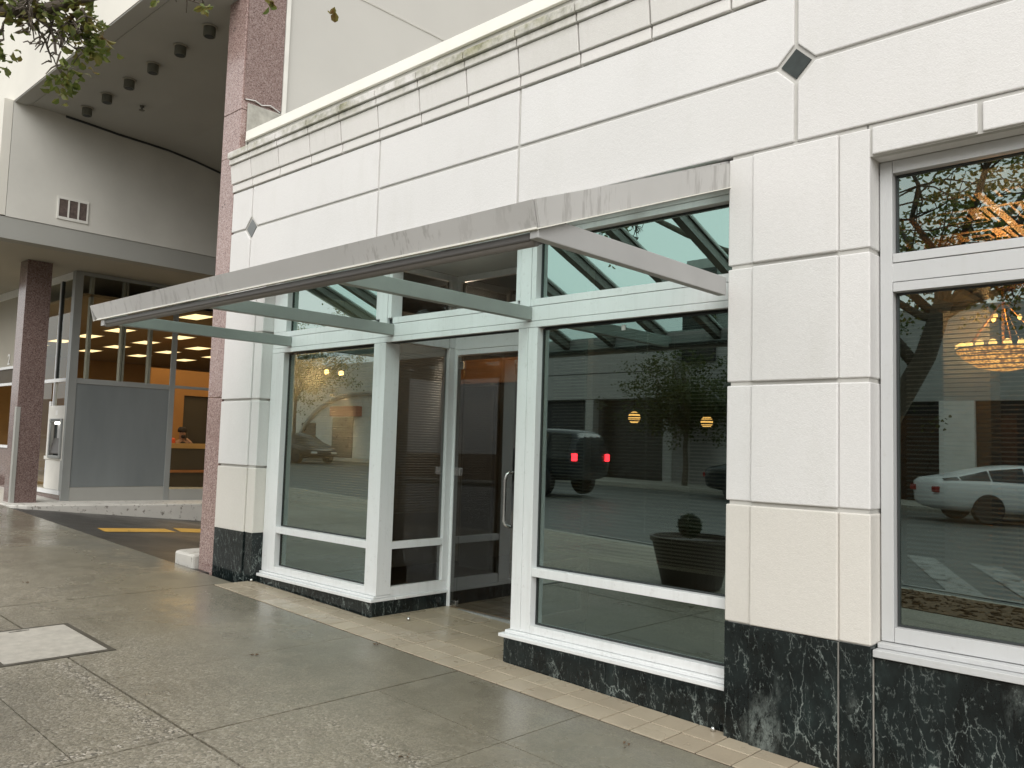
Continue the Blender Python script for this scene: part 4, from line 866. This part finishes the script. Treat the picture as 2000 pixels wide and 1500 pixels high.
# cash machine
AT = thing('cash_machine', (-15.4, 5.12, 1.1), 'pale grey cash machine with a lit recessed screen beside the dark granite column', 'cash machine')
m = MB(); m.box(-15.80, -15.03, BYY-.005, BYY+.045, 1.745, 2.02); m.box(-15.80, -15.62, BYY-.005, BYY+.045, 1.16, 1.744); m.box(-15.16, -15.03, BYY-.005, BYY+.045, 1.16, 1.744); m.box(-15.88, -15.03, BYY-.005, BYY+.045, 1.10, 1.159)
m.build('housing', MT['whitep'], AT, bevel=.004)
m = MB(); a, b, z0, z1 = -15.64, -15.07, 1.13, 1.80
for q in ((a, b, z0, z0+.05), (a, b, z1-.05, z1), (a, a+.045, z0+.05, z1-.05), (b-.06, b, z0+.05, z1-.05)): m.box(q[0], q[1], BYY-.035, BYY-.006, q[2], q[3])
m.build('surround', MT['alu_g'], AT, bevel=.006)
m = MB(); m.box(-15.62, -15.15, BYY+.05, BYY+.22, 1.16, 1.74); m.build('recess', MT['gasket'], AT)
m = MB(); m.hexa([(-15.58, BYY+.0, 1.2), (-15.2, BYY+.0, 1.2), (-15.2, BYY+.045, 1.45), (-15.58, BYY+.045, 1.45), (-15.58, BYY-.01, 1.22), (-15.2, BYY-.01, 1.22), (-15.2, BYY+.035, 1.47), (-15.58, BYY+.035, 1.47)]); m.build('keypad', MT['dark'], AT)
m = MB(); m.box(-15.42, -15.18, BYY+.03, BYY+.045, 1.47, 1.70); m.build('screen', MT['brk_l'], AT)
m = MB(); m.box(-15.45, -15.15, BYY-.01, BYY+.03, 1.705, 1.742); m.build('lamp', emissive('white_lamp', (1, .98, .9), 3.0), AT)
m = MB(); m.box(-15.56, -15.14, BYY-.037, BYY-.0355, 1.765, 1.785); m.build('slot', MT['gasket'], AT)
m = MB(); m.box(-15.45, -15.35, BYY-.007, BYY-.0055, 1.86, 1.94); m.build('notice', MT['num'], AT)
m = MB(); m.box(-15.80, -15.04, BYY+.01, BYY+.05, .605, 1.095); m.build('lower_panel', MT['whitep'], AT)
# ceiling lights (cans) and sprinkler
cans = [(-9.065, 'nearest the pink column'), (-9.80, 'second from the pink column'), (-10.56, 'third from the pink column'), (-11.29, 'third from the cream side wall'), (-12.03, 'second from the cream side wall'), (-12.76, 'nearest the cream side wall')]
c0 = None
for x, w_ in cans:
    lab = 'dark cylindrical downlight under the bank soffit, '+w_
    if c0 is None:
        c0 = thing('soffit_light', (x, 4.36, 6.31), lab, 'ceiling light', 'downlights in a row under the bank soffit')
        m = MB(); m.lathe(x, 4.36, [(.001, 6.185), (.064, 6.185), (.068, 6.19), (.068, 6.292), (.001, 6.292)], 24); m.build('housing', MT['can'], c0)
        m = MB(); m.lathe(x, 4.36, [(.001, 6.293), (.088, 6.293), (.088, 6.303), (.001, 6.303)], 24); m.build('mounting_ring', MT['soffit2'], c0)
        m = MB(); m.lathe(x, 4.36, [(.001, 6.179), (.05, 6.179), (.055, 6.184), (.001, 6.1845)], 20); m.build('lens', MT['gasket'], c0)
    else: copy_thing(c0, (x-cans[0][0], 0, 0), lab)
sp = MB(); sp.lathe(-11.97, 4.82, [(.001, 6.205), (.04, 6.208), (.04, 6.214), (.012, 6.22), (.012, 6.25), (.03, 6.255), (.03, 6.275), (.001, 6.28)], 12); tag(sp.build('sprinkler', MT['can'], smooth=False), 'small dark sprinkler head on the bank soffit behind the row of downlights', 'sprinkler')

# ------------------------------------------------------------------ lamps inside the storefront
CH = thing('chandelier', (-2.02, 9.0, 3.4), 'large lit crystal bowl chandelier seen through the right shop window', 'chandelier')
cx, cy = -2.02, 9.0
m = MB(); m.lathe(cx, cy, [(.10, 2.42), (.22, 2.45), (.33, 2.52), (.40, 2.60), (.405, 2.62), (.395, 2.625)], 32); m.build('crystal_bowl', MT['lens'], CH, smooth=True)
m = MB()
for i, (r_, z) in enumerate(((.155, 2.445), (.24, 2.475), (.30, 2.51), (.36, 2.565), (.405, 2.62))):
    pts = [(cx+r_*math.cos(a), cy+r_*math.sin(a), z) for a in [2*math.pi*k/36 for k in range(37)]]; m.tube(pts, .009, 6, False)
m.build('frame_rings', MT['gold'], CH)
m = MB()
for k in range(20):
    a = 2*math.pi*k/20; m.lathe(cx+.375*math.cos(a), cy+.375*math.sin(a), [(.001, 2.60), (.03, 2.612), (.036, 2.64), (.03, 2.668), (.001, 2.68)], 8)
for k in range(10):
    a = 2*math.pi*k/10; m.lathe(cx+.2*math.cos(a), cy+.2*math.sin(a), [(.001, 2.55), (.02, 2.56), (.024, 2.58), (.001, 2.61)], 8)
m.build('bulbs', emissive('candle_bulb', (1.0, 0.60, 0.2), 5.5), CH)
m = MB(); m.tube([(cx, cy, 2.6), (cx, cy, 3.4)], .012, 8)
for k in range(5):
    a = 2*math.pi*k/5+.3; m.tube([(cx, cy, 3.1), (cx+.14*math.cos(a), cy+.14*math.sin(a), 2.92), (cx+.38*math.cos(a), cy+.38*math.sin(a), 2.63)], .006, 6)
m.build('hanger', MT['gold'], CH)
m = MB()
for k in range(3):
    a = 2*math.pi*k/3+.3; m.lathe(cx+.14*math.cos(a), cy+.14*math.sin(a), [(.001, 2.90), (.02, 2.92), (.02, 2.94), (.001, 2.96)], 8)
m.build('upper_bulbs', emissive('upper_bulb_glow', (1.0, 0.62, 0.22), 4), CH)
def pt(name, loc, e, col=(1, .6, .28), r_=.15):
    l = bpy.data.lights.new(name, 'POINT'); l.energy = e; l.color = col; l.shadow_soft_size = r_; o = bpy.data.objects.new(name, l); C.objects.link(o); o.location = loc
pt('chandelier_light', (cx, cy, 2.80), 55, (1, .6, .28), .2)
g0 = None
for x, z, r_, lab in ((-5.56, 1.93, .07, 'lit globe lamp seen through the display window, the one nearer the door'), (-4.62, 1.88, .065, 'lit globe lamp seen through the display window, the one nearer the wide pier')):
    gl = thing('globe_lamp', (x, 8.0, z), lab, 'lamp', 'lit globe lamps inside the storefront')
    m = MB(); m.lathe(x, 8.0, [(r_*math.sin(a), z-r_*math.cos(a)) for a in [.02+math.pi*k/12*.993 for k in range(13)]], 20); m.build('globe', emissive('banded_globe', (1, .56, .17), 4.0), gl, smooth=True)
    m = MB(); m.lathe(x, 8.0-.0, [(.001, z-.02), (.02, z-.02), (.02, z+.02), (.001, z+.02)], 10); m.build('bulb', MT['lampb'], gl)
    m = MB(); m.tube([(x, 8.0, z+r_), (x, 8.0, 3.14)], .006, 6); m.build('rod', MT['dark'], gl)
    m = MB()
    for dz in (-.6, -.2, .2, .6):
        rr = r_*math.sqrt(1-dz*dz)+.003; m.tube([(x+rr*math.cos(a), 8.0+rr*math.sin(a), z+dz*r_) for a in [2*math.pi*k/20 for k in range(21)]], .004, 5, False)
    m.build('bands', MT['dark'], gl)
for x, z, lab in ((-7.63, 2.30, 'bright bulb lamp behind the left display window, the one nearer the left pier'), (-7.36, 2.275, 'bright bulb lamp behind the left display window, the one nearer the door')):
    gl = thing('bulb_lamp', (x, 5.2, z), lab, 'lamp', 'bright bulbs behind the left display window')
    m = MB(); m.lathe(x, 5.2, [(.028*math.sin(a), z-.028*math.cos(a)) for a in [.02+math.pi*k/8*.99 for k in range(9)]], 14); m.build('bulb', MT['lampb'], gl, smooth=True)
    m = MB(); m.tube([(x, 5.2, z+.028), (x, 5.2, 3.14)], .005, 6); m.build('cord', MT['dark'], gl)
    pt('bulb_light', (x, 5.2, z-.06), 6, (1, .68, .35), .03)
dl = thing('recessed_downlight', (-6.75, 6.8, 2.27), 'small recessed downlight under the orange wood header inside the door', 'ceiling light')
m = MB(); m.lathe(-6.75, 6.9, [(.001, 2.262), (.035, 2.262), (.035, 2.272), (.001, 2.274)], 14); m.build('lens', MT['lampb'], dl); m = MB(); m.lathe(-6.75, 6.9, [(.036, 2.258), (.05, 2.258), (.05, 2.278), (.036, 2.278)], 14); m.build('trim', MT['chrome'], dl)
pt('header_fill_light', (-6.6, 6.2, 2.9), 22, (1, .8, .6), .1)  # added fill light with no fitting of its own, brightens the wood header
ds = thing('reception_desk', (-1.0, 10.2, .1), 'pale wood slatted reception desk behind the right shop window', 'desk')
m = MB(); m.box(-1.9, -.2, 9.0, 9.4, .1, 1.15); m.build('desk_body', MT['desk'], ds); m = MB(); m.box(-1.95, -.15, 8.95, 9.45, 1.152, 1.19); m.build('desk_top', MT['desk'], ds)

# ------------------------------------------------------------------ trees
def leaf_mesh(m, p, s, nrm):
    d = Vector((random.uniform(-1, 1), random.uniform(-1, 1), random.uniform(-1.2, .5))).normalized(); w_ = d.cross(nrm); 
    if w_.length < .05: w_ = d.orthogonal()
    w_.normalize(); nn = d.cross(w_)
    p = Vector(p); c = s*random.uniform(.1, .3)
    q = [p, p+d*s*.35+w_*s*.36+nn*c, p+d*s*.75+w_*s*.30+nn*c, p+d*s*1.05, p+d*s*.75-w_*s*.30+nn*c, p+d*s*.35-w_*s*.36+nn*c]
    m.face([q[0], q[1], q[2], q[3]]); m.face([q[0], q[3], q[4], q[5]])
def limb(m, pts, r0, r1, n=7):
    k = len(pts); m.tube(pts, [r0+(r1-r0)*i/(k-1) for i in range(k)], n)
def wander(a, b, k, j):
    a, b = Vector(a), Vector(b); out = [a]
    for i in range(1, k): out.append(a.lerp(b, i/k)+Vector((random.uniform(-j, j), random.uniform(-j, j), random.uniform(-j, j))))
    return out+[b]
T1 = thing('street_tree', (-4.2, -1.0, zg(-4.2)), 'street tree with autumn leaves whose branch hangs over the sidewalk at the upper left', 'tree')
tk = MB(); br = MB(); lv = MB()
limb(tk, [(-4.25, -1.0, 0.02), (-4.05, -1.0, .8), (-3.55, -1.0, 1.7), (-3.0, -1.0, 2.7), (-2.8, -1.0, 3.3)], .15, .10, 12)
forks = []
for k in range(11):
    a = random.uniform(0, 6.28); e = Vector((-3.2+random.uniform(1.2, 2.6)*math.cos(a)*1.2, -2.0+random.uniform(1.0, 2.0)*math.sin(a), random.uniform(3.8, 6.2)))
    if e.y > .2: e.y = random.uniform(-.6, .2)
    pts = wander((-2.85, -1.0, 3.1), e, 5, .12); limb(br, pts, .055, .015); forks += pts[2:]
for k in range(230):
    b = random.choice(forks); e = b+Vector((random.gauss(0, .45), random.gauss(0, .4), random.gauss(0, .35)))
    if e.y > .45 or e.z < 3.25: continue
    limb(br, wander(b, e, 3, .05), .012, .004, 5)
    for i in range(26):
        p = e+Vector((random.gauss(0, .16), random.gauss(0, .16), random.gauss(0, .14)))
        if p.y > .6 or p.z < 3.0: continue
        leaf_mesh(lv, p, random.uniform(.05, .085), Vector((0, 0, 1)))
def zig(a, b, k, r0, r1, j=.025):
    pts = wander(a, b, k, j); limb(br, pts, r0, r1, 6)
    for p in pts[1:]:
        for t_ in range(random.randint(1, 3)):
            q = p+Vector((random.uniform(-.07, .07), random.uniform(-.07, .07), random.uniform(-.08, .04))); limb(br, [p, p.lerp(q, .5)+Vector((.008, 0, .01)), q], .0055, .003, 5)
    return pts
# the long branch that reaches over the sidewalk
main = wander((-3.9, -1.0, 3.4), (-5.55, 1.25, 4.38), 7, .04)+[Vector((-5.40, 1.52, 4.14)), Vector((-5.12, 1.75, 4.2)), Vector((-4.9, 2.0, 4.36))]
limb(tk, [(-3.1, -1.0, 2.6), (-3.4, -1.0, 3.0), (-3.9, -1.0, 3.4)], .07, .055, 8); limb(br, main, .05, .02)
def cluster(c, n_, s=.08, sz=.055):
    for i in range(n_):
        p = Vector(c)+Vector((random.gauss(0, s), random.gauss(0, s), random.gauss(0, s*.9))); leaf_mesh(lv, p, random.uniform(sz*.7, sz*1.35), Vector((random.uniform(-.5, .5), random.uniform(-.5, .5), 1)))
limb(br, [(-5.85, 1.1, 4.12), (-5.58, 1.38, 4.06), (-5.45, 1.51, 4.05), (-5.24, 1.69, 4.13), (-5.04, 1.88, 4.21)], .05, .022, 8)
for k in range(16):
    a_ = Vector((-5.55+random.uniform(0, .4), 1.40+random.uniform(0, .35), 4.06)); zig(a_, a_+Vector((random.uniform(-.12, .16), random.uniform(-.1, .12), random.uniform(-.22, .05))), 4, .008, .003, .02)
zig((-5.45, 1.45, 4.22), (-5.35, 1.62, 3.88), 5, .012, .007); zig((-5.35, 1.62, 3.88), (-5.33, 1.66, 3.70), 4, .009, .004); zig((-5.42, 1.5, 4.12), (-5.27, 1.72, 3.96), 5, .010, .005)
zig((-5.40, 1.55, 4.10), (-5.20, 1.78, 3.90), 5, .009, .004); zig((-5.47, 1.46, 4.05), (-5.56, 1.40, 3.93), 4, .010, .006); zig((-5.37, 1.6, 3.98), (-5.44, 1.52, 3.86), 4, .006, .003); zig((-5.56, 1.40, 3.93), (-5.6, 1.36, 3.84), 3, .006, .003)
zig((-5.36, 1.6, 4.08), (-5.24, 1.75, 4.0), 5, .008, .004, .03); zig((-5.35, 1.62, 3.9), (-5.25, 1.74, 3.83), 3, .005, .003); zig((-4.97, 1.9, 4.25), (-4.77, 2.13, 4.17), 4, .010, .006, .012); zig((-4.8, 2.1, 4.18), (-4.69, 2.21, 4.13), 3, .007, .004, .008)
for c_, n_, s_ in (((-5.5, 1.46, 4.05), 60, .07), ((-5.38, 1.57, 4.10), 50, .06), ((-5.24, 1.74, 4.02), 60, .06), ((-5.22, 1.76, 3.93), 30, .05), ((-5.21, 1.78, 3.95), 22, .05), ((-5.19, 1.79, 3.88), 26, .045), ((-5.17, 1.80, 3.82), 12, .035), ((-5.33, 1.68, 3.64), 44, .045), ((-5.29, 1.70, 3.72), 16, .04), ((-5.25, 1.74, 3.79), 16, .04), ((-5.57, 1.42, 3.79), 24, .045),
                   ((-5.42, 1.52, 4.08), 26, .08), ((-5.50, 1.42, 4.02), 18, .05), ((-5.33, 1.64, 4.06), 30, .07), ((-5.27, 1.70, 4.10), 40, .06), ((-5.44, 1.50, 4.0), 8, .06), ((-4.68, 2.22, 4.12), 9, .02), ((-4.39, 2.49, 4.15), 5, .02), ((-4.12, 2.75, 4.13), 3, .012), ((-4.9, 2.02, 4.15), 3, .012)): cluster(c_, n_, s_, .05)
limb(br, wander((-4.9, 2.0, 4.36), (-4.1, 2.76, 4.22), 5, .02), .012, .004, 6)
tk.build('trunk', MT['bark'], T1, smooth=True); br.build('branches', MT['bark'], T1, smooth=True); lv.build('leaves', MT['leaf'], T1)
def street_tree(x, y, h, r_, label, leafm, nl=2600, base=None):
    z0 = base if base is not None else road_z(x, y)+.14
    T = thing('street_tree', (x, y, z0), label, 'tree', 'trees across the street')
    tk = MB(); lv = MB(); limb(tk, wander((x, y, z0), (x+.1, y, z0+h*.45), 3, .04), .11, .07, 8); F = []
    for k in range(9):
        a = 2*math.pi*k/9; e = (x+r_*.7*math.cos(a), y+r_*.6*math.sin(a), z0+h*random.uniform(.6, .95)); pts = wander((x+.1, y, z0+h*.42), e, 4, .1); limb(tk, pts, .05, .012, 6); F += pts[1:]
    for k in range(nl//30):
        c = random.choice(F)+Vector((random.gauss(0, r_*.22), random.gauss(0, r_*.2), random.gauss(0, h*.07)))
        for i in range(30): leaf_mesh(lv, c+Vector((random.gauss(0, .2), random.gauss(0, .2), random.gauss(0, .13))), random.uniform(.07, .13), Vector((0, 0, 1)))
    tk.build('trunk', MT['bark'], T); lv.build('crown', leafm, T)
street_tree(-15.6, -16.6, 4.6, 2.3, 'leafy green street tree across the road from the wide pier', MT['leafg'], 9000)
street_tree(-37.5, -14.8, 7.6, 4.2, 'yellowing street tree reflected in the left display window', MT['leaf'], 11000)
street_tree(-10.2, -17.2, 5.6, 2.2, 'dark green street tree across the road behind the white car', MT['leafg'], 3000)

# ------------------------------------------------------------------ things across the street
os_ = MB()
for a, b in ((-120, -60), (-60, -30), (-30, 0), (0, 40)): os_.slab(a, b, -18.5, -15.5, lambda x, y: road_z(x, -15.5)+.14, .4)
structure('opposite_sidewalk', os_, MT['conc'])
def opp(name, label, fn_parts, loc):
    B = thing(name, loc, label, 'building', 'buildings across the street')
    for nm, mt, boxes in fn_parts:
        m = MB()
        for q in boxes: m.box(*q)
        m.build(nm, MT[mt], B)
    return B
oz = lambda x: road_z(x, -15.5)+.14
opp('shop_building', 'long grey building with a dark open ground floor across the street', [
    ('wall', 'opp_g', [(-27, -17.4, -26, -18.62, 4.7, 5.75), (-27, -17.4, -26, -18.6, 3.62, 4.66), (-27, -26.6, -26, -18.6, .2, 3.6), (-21.6, -21.2, -19, -18.6, .2, 3.6), (-17.8, -17.4, -26, -18.6, .2, 3.6)]),
    ('dark_front', 'opp_d', [(-26.6, -17.8, -25, -19.4, .2, 3.6)])], (-22, -22, .2))
Bw = opp('shop_building', 'white building with a big arch and small red awning across the street', [
    ('wall', 'opp_w', [(-48, -36.0, -28, -18.6, .3, 5.9), (-36.0, -27.2, -28, -18.9, .3, 5.6)]), ('doorway', 'opp_d', [(-39.5, -37.6, -18.65, -18.56, .4, 2.9), (-36.8, -34.6, -18.89, -18.86, .4, 2.7), (-42.6, -41.2, -18.6, -18.56, .4, 2.6)]), ('window', 'opp_d', [(-33.6, -31, -18.92, -18.86, 1.2, 2.5)]), ('awning', 'opp_r', [(-39.3, -36.9, -18.6, -18.2, 2.95, 3.5)])], (-38, -22, .4))
m = MB(); 
pts = [(-43+6.0-6.0*math.cos(a), -18.55, .8+3.4*math.sin(a)) for a in [math.pi*k/24 for k in range(25)]]; m.tube(pts, .14, 6); m.build('arch_moulding', MT['opp_g'], Bw)
opp('shop_building', 'dark building with an arched upper window behind the tree across the street', [
    ('wall', 'opp_g', [(-17.2, -15.2, -24, -19.2, 3.4, 9.0), (-15.0, -4.0, -26, -19.6, 3.4, 6.4), (-15.2, -14.9, -24, -19.3, .2, 7.2)]), ('dark_front', 'opp_d', [(-15.0, -4.2, -24, -19.7, .2, 3.4), (-17.3, -15.9, -19.19, -19.1, 5.0, 8.6)]), ('pier', 'opp_w', [(-12.3, -11.7, -19.7, -19.5, .2, 3.4), (-8.2, -7.2, -19.7, -19.5, .2, 3.4)])], (-10, -22, .2))
opp('shop_building', 'tall plain grey building at the far right across the street', [('wall', 'opp_g', [(-3.9, 14, -28, -19.2, .1, 9.0)]), ('window', 'opp_d', [(-3, 12, -19.19, -19.1, .8, 3.0)])], (4, -22, .1))
opp('shop_building', 'low grey building beyond the white arched building', [('wall', 'opp_g', [(-100, -49, -30, -19.5, .3, 5.0)]), ('window', 'opp_d', [(-80, -52, -19.49, -19.4, .9, 2.8)])], (-60, -22, .4))
# cars ------------------------------------------------------------
def car(name, label, x, y, z, L, Wd, prof, paint, wheels, wr, face=1, lit=False, cat='car', yaw=0):
    # prof: stations (u, z_low, z_belt, z_top, half_low, half_belt, half_top)
    T = thing(name, (x, y, z), label, cat)
    def Pp(u, s, zz): return (x+face*(u-L/2), y+s, z+zz)
    m = MB(); rings = []
    for (u, zl, zbt, zt, hl, hb, ht) in prof:
        rr = [(hl*.86, zl), (hl, zl+.10), (hb, zl+(zbt-zl)*.55), (hb*.985, zbt-.03), (hb*.94, zbt)]
        rr += [(ht+(hb*.93-ht)*.35, zbt+(zt-zbt)*.6), (ht, zt-.03 if zt-zbt > .1 else zt), (ht*.5, zt+.012)]
        ring = [Pp(u, s, zz) for s, zz in rr]+[Pp(u, 0, zt+.018)]+[Pp(u, -s, zz) for s, zz in reversed(rr)]; rings.append(ring)
    n = len(rings[0])
    for rg in rings: m.v += rg
    for i in range(len(rings)-1):
        for k in range(n):
            a = i*n+k; b = i*n+(k+1) % n; m.f.append((a, b, b+n, a+n)); m.c.append(None)
    m.f.append(tuple(range(n))); m.f.append(tuple(range(len(rings)*n-1, (len(rings)-1)*n-1, -1))); m.c += [None]*2
    m.build('body', paint, T, smooth=True, sub=1)
    wm = MB()
    for i in range(len(prof)-1):
        a, b = prof[i], prof[i+1]
        for s in (1, -1):
            if a[3]-a[2] > .1 or b[3]-b[2] > .1:
                qa = lambda t_, pr: (pr[5]*.94+(pr[6]-pr[5]*.94)*t_*1.0+.012, pr[2]+(pr[3]-pr[2])*t_)
                ya, za = qa(.12, a); yb, zb_ = qa(.12, b); yc, zc_ = qa(.84, b); yd, zd = qa(.84, a)
                wm.face([Pp(a[0]+.02, s*ya, za), Pp(b[0]-.02, s*yb, zb_), Pp(b[0]-.02, s*yc, zc_), Pp(a[0]+.02, s*yd, zd)])
    wm.build('side_windows', MT['cart'], T)
    for u in wheels:
        for s in (1, -1):
            px_, py_ = x+face*(u-L/2), y+s*(Wd/2-.10)
            w1 = MB(); w1.lathe(0, 0, [(wr*.62, -.11), (wr*.93, -.115), (wr, -.08), (wr, .08), (wr*.93, .115), (wr*.62, .11)], 28); w1.xf(Matrix.Translation((px_, py_, z+wr)) @ Matrix.Rotation(math.pi/2, 4, 'X'))
            wo = w1.build('wheel', MT['rubber'], T, smooth=False)
            w2 = MB(); w2.lathe(0, 0, [(.001, -.02), (wr*.6, -.05), (wr*.66, -.06), (wr*.66, .06), (wr*.6, .05), (.001, .02)], 24)
            for k in range(10):
                a = math.pi*2*k/10; i0 = len(w2.v); w2.box(.04, wr*.62, -.014, .014, .07, .095); w2.box(.04, wr*.62, -.014, .014, -.095, -.07); w2.xf(Matrix.Rotation(a, 4, 'Z'), i0)
            w2.xf(Matrix.Translation((px_, py_, z+wr)) @ Matrix.Rotation(math.pi/2, 4, 'X'))
            r2 = w2.build('rim', MT['rim'], None); r2.parent = wo
    a = prof[0]; b = prof[-1]
    for s in (1, -1):
        t_ = MB(); zt_ = a[2]-.12 if not lit else a[2]-.04
        t_.box(min(x+face*(-L/2-.03), x+face*(-L/2+.12)), max(x+face*(-L/2-.03), x+face*(-L/2+.12)), y+s*(a[5]*.80)-(.08 if lit else .13), y+s*(a[5]*.80)+(.08 if lit else .13), z+zt_-(.12 if lit else .07), z+zt_+(.08 if lit else .07)); t_.build('tail_light', MT['tail'] if lit else MT['tailoff'], T, bevel=.02)
        t_ = MB(); t_.box(min(x+face*(L/2+.02), x+face*(L/2-.15)), max(x+face*(L/2+.02), x+face*(L/2-.15)), y+s*(b[5]*.7)-.14, y+s*(b[5]*.7)+.14, z+b[2]-.16, z+b[2]-.06); t_.build('headlight', MT['inner_w'], T, bevel=.02)
    T.rotation_euler = (0, 0, math.radians(yaw)); return T
sed = [(0, .38, .86, .90, .74, .80, .62), (.12, .28, .95, 1.0, .84, .88, .66), (.75, .25, .98, 1.06, .88, .92, .66), (1.45, .22, .97, 1.36, .88, .93, .60), (2.1, .2, .95, 1.44, .88, .93, .60), (2.9, .2, .93, 1.40, .88, .93, .60), (3.7, .22, .90, .98, .88, .92, .66), (4.5, .26, .78, .82, .84, .88, .62), (4.8, .34, .62, .66, .72, .78, .55)]
cpe = [(0, .42, .90, .96, .74, .82, .62), (.12, .30, 1.0, 1.05, .84, .90, .66), (.5, .26, 1.0, 1.10, .88, .94, .66), (1.2, .22, .96, 1.30, .88, .94, .58), (2.0, .2, .92, 1.40, .88, .93, .58), (2.8, .2, .90, 1.36, .88, .93, .58), (3.7, .22, .86, .93, .88, .92, .66), (4.6, .26, .74, .78, .84, .88, .62), (4.9, .34, .58, .62, .70, .76, .55)]
suv = [(0, .5, 1.10, 1.62, .80, .88, .62), (.1, .42, 1.12, 1.74, .88, .92, .66), (.8, .38, 1.12, 1.80, .90, .94, .68), (2.0, .36, 1.10, 1.80, .90, .94, .68), (3.0, .36, 1.08, 1.70, .90, .94, .66), (3.6, .38, 1.06, 1.16, .90, .94, .7), (4.5, .42, 1.0, 1.04, .88, .92, .66), (4.75, .5, .85, .88, .78, .84, .6)]
car('parked_car', 'white four-door coupe parked across the street, reflected in the right shop window', -4.75, -14.5, road_z(-4.8, -14.4), 4.9, 1.9, cpe, MT['carw'], (1.1, 3.95), .35, yaw=-38)
car('parked_car', 'black sedan parked across the street, reflected in the left display window', -35.3, -13.6, road_z(-35, -13.6), 4.8, 1.88, sed, MT['cark'], (1.05, 3.85), .34)
car('sport_utility_car', 'black sport utility car with red tail lights lit, driving away across the street', -16.2, -9.0, road_z(-16.2, -9), 4.75, 1.95, suv, MT['cark'], (.95, 3.8), .38, -1, True)
car('parked_car', 'dark car parked behind the white coupe across the street', -10.6, -14.2, road_z(-10.6, -14.2), 4.8, 1.88, sed, MT['cark'], (1.05, 3.85), .34)
# planter on the near sidewalk (mirrored in the display window)
PX, PY = -4.86, .80
PL = thing('planter', (PX, PY, zg(PX)), 'big dark round planter with a clipped boxwood ball standing on the sidewalk', 'planter')
z0 = zg(PX); m = MB(); m.lathe(PX, PY, [(.30, z0), (.32, z0+.02), (.43, z0+.48), (.455, z0+.50), (.455, z0+.545), (.42, z0+.545), (.41, z0+.49)], 36); m.build('pot', MT['pot'], PL, smooth=False)
m = MB(); m.lathe(PX, PY, [(.001, z0+.48), (.41, z0+.485)], 24); m.build('soil', MT['mulch'], PL)
m = MB(); bc = Vector((PX-.03, PY, z0+.66))
for k in range(2600):
    v_ = Vector((random.gauss(0, 1), random.gauss(0, 1), random.gauss(0, 1))).normalized()*random.uniform(.10, .135); leaf_mesh(m, bc+v_, random.uniform(.012, .022), v_)
m.build('boxwood_ball', MT['box'], PL)
# fallen leaves
leafs = [(-5.15, 3.05, 'by the joint in the middle of the wet sidewalk'), (-3.2, 2.75, 'brown, in front of the tiles near the photo bottom'), (-2.75, 3.0, 'curled, by the bottom edge of the sidewalk view'), (-2.6, 3.72, 'dark clump, beside the tile edge below the wide pier'), (-4.9, 3.9, 'tiny, beside the tile band left of the door'), (-8.3, 2.6, 'small, on the far left sidewalk panel')]
l0 = None
for i, (x, y, d) in enumerate(leafs):
    m = MB()
    for k in range(4): 
        s = random.uniform(.010, .022); p = Vector((x+random.gauss(0, .012), y+random.gauss(0, .012), zg(x)+.004)); a = random.uniform(0, 6)
        u = Vector((math.cos(a), math.sin(a), .2)); w_ = Vector((-math.sin(a), math.cos(a), .1)); m.face([p, p+u*s+w_*s*.5+Vector((0, 0, .006)), p+u*s*2, p+u*s-w_*s*.5+Vector((0, 0, .006))])
    tag(m.build('fallen_leaf', MT['litter']), 'small dead leaf scrap, '+d, 'leaf', 'dead leaves on the sidewalk')
print('objects', len(bpy.data.objects))
